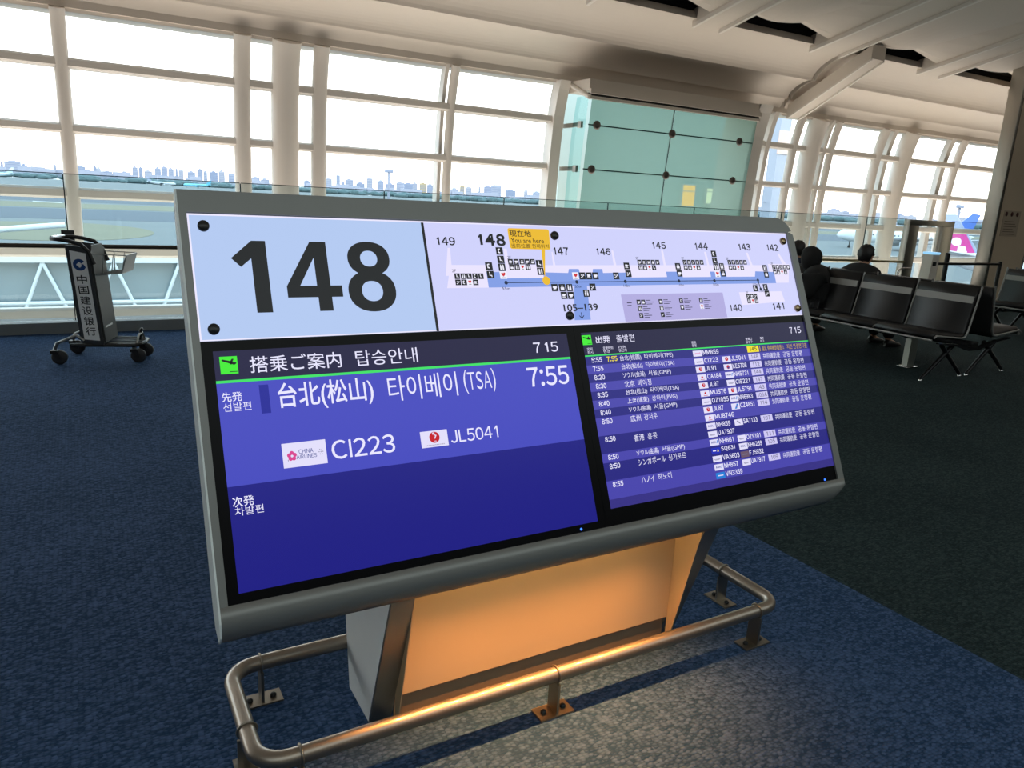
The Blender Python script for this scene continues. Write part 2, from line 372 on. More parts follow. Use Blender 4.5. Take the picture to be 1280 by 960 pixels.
# ------------------------------------------------------------------ green glass box in the window wall
def gl(z): return 9.177 if z < 1.44 else 9.177 - 0.040 * (z - 1.44) / 0.66 if z < 2.1 else 9.137 - 0.072 * (z - 2.1) / 0.76
M_green = bpy.data.materials.new('frosted_green_glass'); M_green.use_nodes = True
n = M_green.node_tree.nodes; l = M_green.node_tree.links; n.clear()
o_ = n.new('ShaderNodeOutputMaterial'); a_ = n.new('ShaderNodeMixShader'); a_.inputs[0].default_value = 0.62; t_ = n.new('ShaderNodeBsdfTransparent'); t_.inputs[0].default_value = (0.50, 0.68, 0.62, 1)
p_ = n.new('ShaderNodeBsdfPrincipled'); p_.inputs['Base Color'].default_value = S(136, 166, 152); p_.inputs['Roughness'].default_value = 0.12
tl = n.new('ShaderNodeBsdfTranslucent'); tl.inputs[0].default_value = S(150, 176, 165); b_ = n.new('ShaderNodeMixShader'); b_.inputs[0].default_value = 0.5
l.new(p_.outputs[0], b_.inputs[1]); l.new(tl.outputs[0], b_.inputs[2]); l.new(t_.outputs[0], a_.inputs[1]); l.new(b_.outputs[0], a_.inputs[2]); l.new(a_.outputs[0], o_.inputs[0])
GZ = [0.02, 1.0, 1.44, 1.8, 1.93, 2.1, 2.4, 2.53, 2.86]
root = thing('green_glass_screen', 'frosted green glass screen wall with round patch fittings beside the bright windows', 'glass screen', (7.9, 9.15, 0))
for xa, xb in ((6.335, 7.835), (7.85, 9.56)):
    for za, zb in ((0.02, 1.922), (1.936, 2.52), (2.534, 2.86)):
        zz = [za] + [z for z in GZ if za < z < zb] + [zb]
        mb = MB(); mb.loft([[(xa, gl(z), z), (xb, gl(z), z)] for z in zz], 0, False, False, False)
        obj('pane', mb, M_green, root, root.location)
for z in (1.929, 2.527):
    mb = MB().box(6.335, 9.56, gl(z) + 0.004, gl(z) + 0.016, z - 0.008, z + 0.008); obj('joint', mb, M_edge, root, root.location)
mb = MB(); mb.loft([[(7.834, gl(z) + 0.004, z), (7.851, gl(z) + 0.004, z), (7.851, gl(z) + 0.015, z), (7.834, gl(z) + 0.015, z)] for z in GZ], 0, False); obj('joint', mb, M_edge, root, root.location)
for x in (6.46, 7.845, 9.24):
    for z in (1.929, 2.527):
        mb = MB().lathe([(0.055, 0), (0.06, 0.01), (0.06, 0.03), (0.03, 0.04), (0.0, 0.04)], (x, gl(z), z), (0, -1, 0), 14); obj('patch_fitting', mb, mat('fitting_brown', S(96, 88, 82), 0.4, 0.6), root, root.location)
mb = MB().box(6.28, 9.6, 9.04, 9.10, 2.86, 2.90); mb.box(6.28, 9.6, 9.06, 9.6, 2.97, 3.12); mb.box(6.28, 9.6, 9.02, 9.06, 2.93, 2.99)
n_trim += 1; struct('trim_%d' % n_trim, mb, M_ceil)
mb = MB().box(6.28, 9.6, 9.07, 9.12, 2.895, 2.94); n_trim += 1; struct('trim_%d' % n_trim, mb, M_darkmetal)
# side pane of the box
root = thing('side_glass_pane', 'narrow pale cyan glass return on the left side of the green glass screen', 'glass screen', (6.285, 9.45, 0))
M_side = glass('pale_cyan_glass', (0.62, 0.86, 0.86, 1), 0.6)
for za, zb in ((0.02, 1.9), (1.91, 2.5), (2.51, 2.9)):
    zz = [za] + [z for z in GZ if za < z < zb] + [zb]
    mb = MB(); mb.loft([[(6.285, gl(z) + 0.01, z), (6.285, prof_y(z) - 0.30, z)] for z in zz], 0, False, False, False); obj('pane', mb, M_side, root, root.location)
for z in (1.93, 2.53):
    mb = MB().box(6.28, 6.32, gl(z) + 0.12, gl(z) + 0.2, z - 0.045, z + 0.045); mb.box(6.285, 6.31, gl(z) + 0.2, 9.7, z - 0.03, z + 0.03); obj('bracket', mb, M_steel, root, root.location)
mb = MB(); mb.tube([(6.285, 9.05, 2.88), (6.285, 9.62, 3.12)], 0.035, 8); obj('sloping_trim', mb, M_white, root, root.location)
# bridge lobby seen through the green glass
mb = MB().box(8.02, 12.8, 12.4, 12.5, -1, 3.6)
struct('wall_lobby', mb, mat('lobby_wall', S(190, 205, 198), 0.7))
M_lit = glow('lit_window_amber', S(255, 184, 70), 3.0); M_lit2 = glow('lit_window_pale', S(240, 240, 200), 2.5)
for nm, xa, xb, za, zb, mm, lb in (('lobby_window', 11.12, 11.46, 1.50, 1.92, M_lit, 'small amber lit window seen through the lower right green glass'), ('lobby_window', 11.80, 12.08, 1.58, 1.88, M_lit2, 'pale lit window right of the amber one behind the green glass')):
    root = thing(nm, lb, 'window', ((xa + xb) / 2, 12.4, za))
    obj('pane', MB().box(xa, xb, 12.36, 12.385, za, zb), mm, root, root.location)
    m_ = MB()
    for x in (xa - 0.02, xb): m_.box(x, x + 0.02, 12.35, 12.4, za - 0.02, zb + 0.02)
    for z in (za - 0.02, zb, (za + zb) / 2 + 0.08): m_.box(xa, xb, 12.35, 12.4, z, z + 0.02)
    obj('frame', m_, M_white, root, root.location)

# ------------------------------------------------------------------ glass balustrade, handrails, gate
joints = [-4.8, -3.2, -1.63, -0.068, 1.508, 3.069, 4.626, 6.222, 7.766, 9.584, 11.69, 12.80]
lbl = ['balustrade glass panel out past the left edge of the view', 'balustrade glass panel second from the left edge', 'balustrade glass panel left of the luggage trolley', 'balustrade glass panel directly behind the luggage trolley', 'balustrade glass panel behind the left end of the gate sign', 'balustrade glass panel behind the big 148 on the sign', 'balustrade glass panel seen over the middle of the sign',
       'balustrade glass panel before the left half of the green glass', 'balustrade glass panel before the right half of the green glass', 'balustrade glass panel before the first thick right column', 'balustrade glass panel between the seated man and the steel gate']
def bal_panel(xa, xb, label, clamp=True):
    root = thing('balustrade_panel', label, 'glass panel', ((xa + xb) / 2, 8.35, 0.105), group='balustrade glass panels')
    obj('pane', MB().box(xa + 0.006, xb - 0.006, 8.344, 8.356, 0.1055, 1.475), M_bal, root, root.location)
    obj('top_edge', MB().box(xa + 0.006, xb - 0.006, 8.343, 8.357, 1.4755, 1.483), M_edge, root, root.location)
    if clamp:
        obj('side_edge', MB().box(xa - 0.004, xa + 0.0055, 8.343, 8.357, 0.1055, 1.475), M_edge, root, root.location)
        c = obj('clamp', MB().bbox(xa - 0.055, xa + 0.055, 8.31, 8.342, 0.86, 0.965, 0.006), M_darkmetal, root, root.location)
        obj('stub', MB().tube([(xa, 8.305, 0.9), (xa, 8.287, 0.88), (xa, 8.287, 0.85)], 0.012, 8), M_darkmetal, root, root.location)
for i in range(len(joints) - 1): bal_panel(joints[i], joints[i + 1], lbl[i])
bal_panel(14.17, 15.9, 'balustrade glass panel between the steel gate and the pillar', False)
bal_panel(15.9, 18.2, 'balustrade glass panel half hidden behind the pillar')
M_rail_d = mat('dark_bronze_rail', S(74, 66, 58), 0.35, 0.7)
tag(obj('handrail', MB().tube([(-14, 8.25, 0.822), (7.0, 8.25, 0.822)], 0.022, 10), M_rail_d, off=(-3, 8.25, 0.822)), 'long dark handrail on the left balustrade behind the luggage trolley', 'handrail')
tag(obj('handrail', MB().tube([(7.6, 8.25, 0.80), (12.75, 8.25, 0.735)], 0.022, 10), mat('yellow_lit_rail', S(170, 160, 120), 0.3, 0.8), off=(10, 8.25, 0.77)), 'thin yellow-lit handrail behind the seated people', 'handrail')  # yellow light on the rail is put into its colour
root = thing('glass_gate', 'steel framed glass gate in the balustrade right of the seated man', 'gate', (13.48, 8.35, 0))
for xa, xb in ((12.81, 13.10), (13.82, 14.165)):
    obj('jamb', MB().bbox(xa, xb, 8.29, 8.41, 0.1055, 1.375, 0.006), M_steel, root, root.location)
obj('lintel', MB().bbox(12.81, 14.165, 8.29, 8.41, 1.376, 1.475, 0.006), M_steel, root, root.location)
obj('leaf', MB().box(13.105, 13.815, 8.345, 8.355, 0.12, 1.37), M_pane, root, root.location)
obj('leaf_edge', MB().box(13.78, 13.805, 8.335, 8.344, 0.12, 1.36), M_white, root, root.location)

root = thing('ticket_reader', 'pale grey ticket reader pedestal with a blue lit top before the gate', 'ticket reader', (11.48, 7.0, 0))
mb = MB(); mb.loft([[(11.38 - dx, 6.93, z), (11.60, 6.93, z), (11.60, 7.09, z), (11.38 - dx, 7.09, z)] for z, dx in ((0, 0.02), (0.3, 0.0), (0.93, -0.05), (0.97, -0.05))], 0, False)
obj('pedestal', mb, M_white, root, root.location)
obj('lit_top', MB().bbox(11.42, 11.605, 6.92, 7.10, 0.9705, 1.005, 0.008), glow('reader_blue', S(150, 210, 250), 1.0), root, root.location)
obj('scanner_window', MB().bbox(11.45, 11.52, 6.91, 6.93, 0.80, 0.86, 0.005), M_dark, root, root.location)
root = thing('tubular_stand', 'small bent chrome tube stand left of the ticket reader', 'stand', (10.75, 7.0, 0))
obj('tube', MB().tube([(10.72, 7.0, 0.0), (10.72, 7.0, 0.66), (10.74, 7.0, 0.72), (10.80, 7.0, 0.75), (11.02, 7.0, 0.75)], 0.018, 10), M_chrome, root, root.location)
obj('base', MB().lathe([(0.12, 0), (0.12, 0.012), (0.03, 0.02), (0, 0.02)], (10.72, 7.0, 0), n=16), M_chrome, root, root.location)
root = thing('barrier_post', 'dark barrier post with a horizontal bar right of the ticket reader', 'barrier', (12.1, 7.1, 0))
obj('post', MB().tube([(12.10, 7.1, 0), (12.10, 7.1, 0.99)], 0.035, 12), M_darkmetal, root, root.location)
obj('bar', MB().tube([(11.75, 7.06, 0.82), (13.6, 7.06, 0.82)], 0.022, 10), M_darkmetal, root, root.location)
obj('base', MB().lathe([(0.16, 0), (0.16, 0.012), (0.04, 0.03), (0, 0.03)], (12.10, 7.1, 0), n=18), M_darkmetal, root, root.location)
mb = MB().tube([(13.6, 7.06, 0.0), (13.6, 7.06, 0.86)], 0.03, 12); obj('post', mb, M_darkmetal, root, root.location)

# big pillar on the right
root = thing('pillar', 'large beige clad pillar with a steel corner strip on the right', 'pillar', (14.82, 7.72, 0))
M_pil = mat('pillar_cladding', S(204, 186, 162), 0.6, noise=0.04, nscale=2)
obj('cladding', MB().box(14.30, 15.40, 7.61, 7.83, 0, 5.4), M_pil, root, root.location)
obj('corner_strip', MB().bbox(14.235, 14.299, 7.60, 7.84, 0, 5.4, 0.008), M_steel, root, root.location)
obj('corner_strip', MB().bbox(15.401, 15.44, 7.60, 7.84, 0, 5.4, 0.008), M_steel, root, root.location)
obj('shadow_gap', MB().box(14.30, 14.315, 7.604, 7.6095, 0, 5.4), M_darkmetal, root, root.location)
root = thing('notice', 'small paper notice with three dark red dots on the pillar', 'notice', (14.72, 7.605, 1.3))
obj('sheet', MB().box(14.44, 14.99, 7.604, 7.6095, 1.27, 1.72), mat('notice_paper', S(176, 160, 142), 0.8), root, root.location)
for x in (14.50, 14.68, 14.86):
    obj('dot', MB().lathe([(0.042, 0), (0.042, 0.002), (0, 0.002)], (x + 0.02, 7.604, 1.66), (0, -1, 0), 14), mat('notice_red', S(72, 30, 28), 0.6), root, root.location)
mb = MB()
for r_ in range(6): mb.box(14.50, 14.50 + 0.42 - 0.05 * (r_ % 3), 7.6035, 7.6039, 1.30 + r_ * 0.045, 1.312 + r_ * 0.045)
obj('print_lines', mb, mat('notice_ink', S(110, 96, 84), 0.8), root, root.location)

# ------------------------------------------------------------------ the gate sign (information kiosk)
OX = Vector((0.2429, 1.5164, 0.6410)); TH = 0.4235
EX = Vector((1, 0, 0)); EV = Vector((0, math.sin(TH), math.cos(TH))); EN = Vector((0, -math.cos(TH), math.sin(TH)))
def PT(x, y, d=0.0): return OX + EX * x + EV * y + EN * d
KC = Vector((1.195, 1.80, 0))
class Each:
    """collects separate pieces of writing; every string becomes a sub-part of its own"""
    def __init__(s, name): s.items = []; s.name = name
    def new(s, name=None): m_ = MB(); s.items.append((name or s.name, m_)); return m_
    def flush(s, mats, par):
        for nm, m_ in s.items:
            if m_.v: kpart(nm, m_, mats, par)
kiosk = thing('gate_sign_kiosk', 'tilted airport gate 148 sign kiosk with map and two flight screens', 'sign kiosk', KC)
def kpart(name, mb, mats, parent=None):
    o = obj(name, mb, mats, parent or kiosk, KC)
    return o
M_case = mat('kiosk_case_grey', S(130, 132, 129), 0.42, 0.35, noise=0.03, nscale=8, spec=0.4)
M_side_lit = mat('kiosk_side_lit', S(228, 236, 234), 0.45)  # window light on the end plate is put into this paler colour
XL, XR_, YT, YB = -0.041, 1.962, 0.904, -0.098
def y_top(x):
    r = 0.075; return YT - (r - math.sqrt(max(0, r * r - (x - (XR_ - r)) ** 2))) if x > XR_ - r else YT
def y_bot(x):
    r = 0.065; return YB + (r - math.sqrt(max(0, r * r - (x - (XR_ - r)) ** 2))) if x > XR_ - r else YB
xs = [XL, 0.3, 1.0, 1.6, 1.887, 1.90, 1.915, 1.93, 1.942, 1.951, 1.957, 1.9605, 1.9618]
rings = []
for x in xs:
    yt, yb = y_top(x) - 0.002, y_bot(x)
    f_ = 1.0 if x < 1.9 else max(0.25, (1.97 - x) / 0.07)
    pr = [(yt, -0.012), (0.85, -0.034), (0.75, -0.05), (0.5, -0.056), (0.2, -0.066), (-0.03, -0.076), (max(-0.075, yb + 0.012), -0.066), (yb + 0.004, -0.048), (yb + 0.02, -0.016), (-0.02, -0.016)]
    pr = [(min(y, yt), -0.012 + (d + 0.012) * f_) for y, d in pr]
    rings.append([PT(x, y, d) for y, d in pr])
mb = MB().loft(rings, 0, False); mb.raw([PT(XL, *q) for q in [(YT - 0.002, -0.012), (YT - 0.002, -0.013)]], [], 0)
fix_normals(kpart('rear_shell', mb, M_case))
# left end plate, follows the wing-shaped section
pr = [(YT, 0.006), (YT, -0.013), (0.85, -0.036), (0.75, -0.052), (0.5, -0.058), (0.2, -0.068), (-0.03, -0.078), (-0.07, -0.069), (YB, -0.034), (-0.085, -0.008), (-0.055, 0.006)]
mb = MB(); mb.loft([[PT(x, y, d) for y, d in pr] for x in (XL - 0.004, XL)], 0, False); fix_normals(kpart('end_plate', mb, M_side_lit))
# face frame with a rounded right side
mb = MB(); D0, D1 = -0.012, 0.006
def bar(poly):
    n_ = len(poly); mb.raw([PT(x, y, D0) for x, y in poly] + [PT(x, y, D1) for x, y in poly], [list(range(n_))[::-1], list(range(n_, 2 * n_))] + [(i, (i + 1) % n_, n_ + (i + 1) % n_, n_ + i) for i in range(n_)])
arc = [(XR_ - 0.075 + 0.075 * math.sin(a), YT - 0.075 + 0.075 * math.cos(a)) for a in [math.pi / 2 * i / 8 for i in range(9)]]
bar([(XL, 0.851), (1.932, 0.851)] + [p for p in arc[::-1] if p[1] > 0.851] + [(XL, YT)])
bar([(XL, -0.021), (-0.0245, -0.021), (-0.0245, 0.851), (XL, 0.851)])
bar([(1.932, -0.021), (XR_, -0.021), (XR_, YT - 0.075)] + [p for p in arc[::-1] if p[1] <= 0.851 and p[1] > YT - 0.0749] + [(1.9475, 0.851), (1.932, 0.851)])
fix_normals(kpart('face_frame', mb, M_case))
# rolled lower lip
rings = []
for x in xs:
    yb = y_bot(x); a = [(-0.021, D0), (-0.021, D1), (min(-0.045, -0.045), D1)]
    lo = yb; dp = -0.042
    sp = []
    for i in range(1, 8):
        t = math.pi / 2 * i / 7; q = i / 7; sp.append((-0.045 + (lo + 0.045) * q, D1 + (dp - D1) * q ** 2.6))
    rings.append([PT(x, y, d) for y, d in a + sp + [(lo * 0.5 - 0.03, -0.05)]])
mb = MB().loft(rings, 0, True); fix_normals(kpart('lower_lip', mb, M_case))

# back-lit header panel
M_bk = glow('sign_white_cool', S(178, 200, 240), 1.0); M_bk2 = glow('sign_white_violet', S(206, 208, 250), 1.0); M_bk3 = glow('sign_white_strip', S(236, 232, 255), 1.0)
M_ink = mat('sign_ink', (0.006, 0.007, 0.014, 1), 0.4)
HDR = kpart('header_panel', MB().raw([PT(*q, 0.0) for q in [(-0.0238, 0.5525), (0.5465, 0.5525), (0.5465, 0.8495), (-0.0238, 0.8495)]], [(0, 1, 2, 3)]).raw([PT(*q, 0.0) for q in [(0.5465, 0.5525), (1.931, 0.5525), (1.931, 0.8495), (0.5465, 0.8495)]], [(0, 1, 2, 3)], 1), [M_bk, M_bk2])
def quad(mb, x0, x1, y0, y1, d=0.0008, m=0): mb.raw([PT(x0, y0, d), PT(x1, y0, d), PT(x1, y1, d), PT(x0, y1, d)], [(0, 1, 2, 3)], m)
def poly(mb, pts, d=0.0008, m=0): mb.raw([PT(x, y, d) for x, y in pts], [list(range(len(pts)))], m)
mb = MB(); quad(mb, -0.0238, 1.931, 0.8455, 0.8495); quad(mb, -0.0238, -0.0198, 0.5525, 0.8455); quad(mb, -0.0198, 1.931, 0.5525, 0.5555); kpart('light_edge', mb, M_bk3, HDR)
mb = MB(); quad(mb, 0.5435, 0.5510, 0.5525, 0.8455, 0.0012); kpart('divider', mb, M_ink, HDR)
def P1(x, y): return PT(x, y, 0.0016)
def P2(x, y): return PT(x, y, 0.0024)
mb = MB()
# heavy sans numerals of the gate number, drawn stroke by stroke
poly(mb, [(0.0604, 0.7443), (0.1090, 0.7870), (0.1405, 0.7870), (0.1405, 0.6140), (0.1050, 0.6140), (0.1050, 0.7440), (0.0805, 0.7235)], 0.0016)
mb.raw([PT(x, y, 0.0016) for x, y in [(0.1785, 0.6485), (0.1785, 0.6760), (0.2445, 0.7870), (0.2830, 0.7870), (0.2830, 0.6770), (0.3110, 0.6770), (0.3110, 0.6485), (0.2830, 0.6485), (0.2830, 0.6140), (0.2500, 0.6140), (0.2500, 0.6485), (0.2500, 0.6770), (0.2100, 0.6770), (0.2500, 0.7470)]],
       [(0, 10, 11, 12, 1), (1, 12, 13, 2), (2, 13, 3), (13, 11, 4, 3), (11, 10, 7, 4), (4, 7, 6, 5), (10, 9, 8, 7)])
def ring(cx, cy, rx, ry, tx, ty, dz, n_=40):
    vs = []; fs = []
    for i in range(n_):
        t = 2 * math.pi * i / n_
        def sq(c): return math.copysign(abs(c) ** 0.92, c)
        vs += [PT(cx + rx * sq(math.cos(t)), cy + ry * sq(math.sin(t)), dz), PT(cx + (rx - tx) * sq(math.cos(t)), cy + (ry - ty) * sq(math.sin(t)), dz)]
    for i in range(n_):
        j = (i + 1) % n_; fs.append((2 * i, 2 * j, 2 * j + 1, 2 * i + 1))
    mb.raw(vs, fs)
ring(0.3880, 0.7455, 0.0545, 0.0440, 0.0325, 0.0235, 0.0016); ring(0.3870, 0.6615, 0.0615, 0.0525, 0.0345, 0.0265, 0.0019)
kpart('gate_number', mb, M_ink, HDR)
M_screw = mat('standoff_cap', (0.028, 0.03, 0.03, 1), 0.35, 0.4); M_screw2 = mat('standoff_cap_bright', S(150, 132, 104), 0.25, 1.0)
for i, (x, y) in enumerate([(0.0086, 0.8195), (0.0069, 0.5785), (0.9543, 0.8181), (0.9601, 0.5797), (1.9060, 0.8192), (1.9100, 0.5765)]):
    mb = MB().lathe([(0.0128, 0), (0.0128, 0.006), (0.0110, 0.0085), (0, 0.0088)], PT(x, y, 0.0005), EN, 20)
    kpart('standoff_screw', mb, M_screw2 if i > 3 else M_screw, HDR)

# terminal map
M_pier = glow('map_pier', S(232, 226, 255), 1.0); M_blue = glow('map_blue', S(128, 156, 228), 1.0); M_navy = mat('map_navy', (0.012, 0.04, 0.16, 1), 0.4)
M_yel = glow('map_yellow', S(240, 190, 40), 0.95); M_leg = glow('map_legend', S(176, 170, 222), 1.0); M_red = glow('map_red', S(214, 40, 50), 0.9); M_wht = glow('map_white', S(240, 240, 255), 1.0)
mb = MB()
for q in ([(0.5916, 0.6665), (0.6109, 0.7300), (0.722, 0.7300), (0.722, 0.6665)], [(0.5930, 0.70), (0.6105, 0.7772), (0.6175, 0.7772), (0.6125, 0.70)],
          [(0.7767, 0.6930), (0.7800, 0.7775), (0.7900, 0.7775), (0.7900, 0.7310), (0.9024, 0.7310), (0.8979, 0.6930)],
          [(0.9010, 0.7068), (0.9010, 0.7300), (1.80, 0.7325), (1.80, 0.6920), (0.9307, 0.6930)], [(0.9340, 0.7300), (0.9361, 0.7698), (0.9400, 0.7698), (0.9420, 0.7300)],
          [(1.1500, 0.7300), (1.1512, 0.7770), (1.1577, 0.7770), (1.1600, 0.7300)], [(1.3450, 0.7300), (1.3455, 0.7792), (1.3537, 0.7792), (1.3540, 0.7300)], [(1.5290, 0.7300), (1.5262, 0.7771), (1.5350, 0.7771), (1.5380, 0.7300)],
          [(1.7250, 0.7300), (1.7167, 0.7765), (1.7250, 0.7765), (1.7370, 0.7300)], [(1.8820, 0.7371), (1.8690, 0.7753), (1.8770, 0.7753), (1.9019, 0.7371)], [(1.8114, 0.7371), (1.9169, 0.7371), (1.8960, 0.6696), (1.8114, 0.6696)],
          [(1.6471, 0.6390), (1.8494, 0.6397), (1.8574, 0.6030), (1.6501, 0.5950)]): mb = MB(); poly(mb, q, 0.0006); kpart('map_pier', mb, M_pier, HDR)
mb = MB()
for q in ([(0.7150, 0.6665), (0.7150, 0.7100), (0.7767, 0.7100), (0.7767, 0.6920), (0.8960, 0.6920), (0.8960, 0.7090), (0.9808, 0.7067), (0.9860, 0.7189), (1.0202, 0.7189), (1.0220, 0.7055), (1.0667, 0.7055), (1.0712, 0.7189), (1.1049, 0.7189), (1.1053, 0.7064), (1.2065, 0.7080), (1.2065, 0.6915), (1.3494, 0.6925), (1.3494, 0.7100), (1.4146, 0.7100), (1.4146, 0.6915), (1.5354, 0.6920), (1.5354, 0.7100), (1.6050, 0.7100), (1.6050, 0.6920), (1.7361, 0.6920), (1.7428, 0.7108), (1.8325, 0.7080), (1.8325, 0.6685)], [(0.9940, 0.6674), (1.0390, 0.6674), (1.0322, 0.5660), (0.9756, 0.5665)]):
    bq = bmesh.new(); fv = [bq.verts.new(PT(x, y, 0.0010)) for x, y in q]; fc = bq.faces.new(fv); bmesh.ops.triangulate(bq, faces=[fc]); mb.bm(bq)
kpart('map_concourse', mb, M_blue, HDR)
mb = MB(); quad(mb, 1.157, 1.573, 0.554, 0.6394, 0.0008); kpart('map_legend', mb, M_leg, HDR)
mb = MB(); quad(mb, 0.7707, 1.7461, 0.6784, 0.6806, 0.0014)
poly(mb, [(1.7440, 0.6800), (1.7475, 0.6806), (1.7530, 0.6480), (1.7492, 0.6480)], 0.0014)
def disc(mb, x, y, r, d=0.0016, m=0, n_=20): poly(mb, [(x + r * math.cos(2 * math.pi * i / n_), y + r * math.sin(2 * math.pi * i / n_)) for i in range(n_)], d, m)
for x in (0.7707, 1.0055, 1.1823, 1.3949, 1.5467, 1.7461): disc(mb, x, 0.6795, 0.0055)
disc(mb, 1.7511, 0.648, 0.0055)
poly(mb, [(1.0010, 0.5890), (1.0030, 0.5890), (1.0030, 0.5720), (1.0010, 0.5720)], 0.0016); poly(mb, [(0.9930, 0.5790), (0.9950, 0.5800), (1.0028, 0.5725), (1.0020, 0.5690)], 0.0017); poly(mb, [(1.0112, 0.5790), (1.0092, 0.5800), (1.0014, 0.5725), (1.0020, 0.5690)], 0.0017)
kpart('map_route', mb, M_navy, HDR)
mb = Each('map_number')
for s_, x0, x1, y0, y1 in (('149', 0.5813, 0.6349, 0.7838, 0.8074), ('147', 0.9436, 0.9942, 0.7603, 0.7839), ('146', 1.0942, 1.1459, 0.7617, 0.7835), ('145', 1.3134, 1.3676, 0.7843, 0.8069), ('144', 1.4910, 1.5458, 0.7836, 0.8074), ('143', 1.6865, 1.7411, 0.7839, 0.8081), ('142', 1.8219, 1.8770, 0.7838, 0.8081), ('140', 1.5913, 1.6470, 0.5746, 0.5980), ('141', 1.7928, 1.8467, 0.5752, 0.5985), ('105\u2013139', 0.9449, 1.0648, 0.5925, 0.6139)):
    put_text(mb, s_, x0, x1, y0, y1, P1, 0, 0.02)
put_text(mb, '148', 0.7056, 0.7894, 0.7845, 0.8195, P1, 0, 0.04)
for x, y in ((0.6185, 0.7098), (0.7930, 0.7480), (1.2440, 0.7495), (1.4280, 0.7500), (1.6230, 0.7505), (1.8300, 0.7345), (1.6830, 0.6335)): put_text(mb, '2F', x - 0.006, x + 0.006, y, y + 0.008, P1, 0, 0.0)
for x, y in ((0.7680, 0.6590), (1.0080, 0.6620), (1.1850, 0.6620), (1.4000, 0.6620), (1.5500, 0.6620), (1.7300, 0.6610), (1.7530, 0.6370)): put_text(mb, '55m' if x < 1 else '35m' if x < 1.1 else '110m', x - 0.012, x + 0.012, y, y + 0.008, P1)
mb.flush(M_ink, HDR)
mb = MB(); q = []
for cx, cy, a0 in ((0.9330, 0.8315, 0), (0.8080, 0.8315, 90), (0.8075, 0.7830, 180), (0.9280, 0.7820, 270)):
    q += [(cx + 0.006 * math.cos(math.radians(a0 + a)), cy + 0.006 * math.sin(math.radians(a0 + a))) for a in (0, 30, 60, 90)]
poly(mb, q, 0.0012); poly(mb, [(0.9028, 0.778), (0.9154, 0.778), (0.8995, 0.690), (0.8980, 0.690)], 0.0012); disc(mb, 0.9018, 0.6843, 0.0128, 0.0018); kpart('here_bubble', mb, M_yel, HDR)
mb = Each('here_writing'); put_text(mb, '\u73fe\u5728\u5730', 0.8057, 0.8763, 0.8125, 0.8310, P2, 0, 0.01); put_text(mb, 'You are here', 0.8067, 0.9150, 0.7945, 0.8085, P2, 0, 0.005); put_text(mb, '\u5f53\u524d\u4f4d\u7f6e \ud604\uc7ac\uc704\uce58', 0.8060, 0.9290, 0.7795, 0.7922, P2); mb.flush(M_ink, HDR)
I1 = [(0.6255, 0.6987), (0.6436, 0.6986), (0.6605, 0.6985), (0.6785, 0.6984), (0.6962, 0.6983), (0.6256, 0.6817), (0.6433, 0.6815), (0.6601, 0.6814, 1), (0.6776, 0.6812), (0.7952, 0.7395), (0.8134, 0.7396), (0.8318, 0.7396), (0.8487, 0.7397), (0.8663, 0.7398), (0.7965, 0.7235), (0.8137, 0.7236), (0.831, 0.7236, 1), (0.8489, 0.7236)]
I2 = [(0.7253, 0.7267), (0.7262, 0.7028), (0.7656, 0.7701), (0.7655, 0.7458), (0.7652, 0.7235), (0.7659, 0.7012, 1), (0.8878, 0.7342), (0.8879, 0.7117), (1.0045, 0.6978, 1), (1.0285, 0.6977), (1.0517, 0.6976), (1.075, 0.6975), (1.1515, 0.6971), (0.9262, 0.6636), (0.9516, 0.6633), (0.9761, 0.663), (0.9537, 0.6402), (0.9771, 0.6397), (1.0581, 0.6634), (1.0323, 0.6451),
      (1.1978, 0.728), (1.1994, 0.7039), (1.4017, 0.7273), (1.403, 0.7044), (1.5661, 0.7703), (1.5652, 0.747), (1.5654, 0.7249), (1.5659, 0.7017, 1), (1.5908, 0.7277), (1.5912, 0.7038), (1.7913, 0.7223), (1.792, 0.6992), (1.7264, 0.6511), (1.7748, 0.6545), (1.7772, 0.6322)]
for xa, xb, y1, y2 in ((1.25, 1.321, 0.7402, 0.7229), (1.4335, 1.5059, 0.741, 0.7231), (1.6298, 1.7013, 0.742, 0.7233), (1.8359, 1.9076, 0.7252, 0.7071)):
    for j in range(5): I1.append((xa + (xb - xa) * j / 4, y1))
    for j in range(4): I1.append((xa + (xb - xa) * j / 4, y2, 1) if j == 2 else (xa + (xb - xa) * j / 4, y2))
I1 += [(1.6848, 0.6247), (1.7020, 0.6244), (1.7190, 0.6241), (1.685, 0.6085), (1.7025, 0.6081, 1), (1.7199, 0.6077)]
I3 = [(1.2188, 0.6144), (1.2363, 0.614), (1.3048, 0.6141), (1.3882, 0.6149), (1.4715, 0.6142), (1.2193, 0.5941), (1.304, 0.5939), (1.3878, 0.5938), (1.4707, 0.5943, 1), (1.2195, 0.5728), (1.3036, 0.5728)]
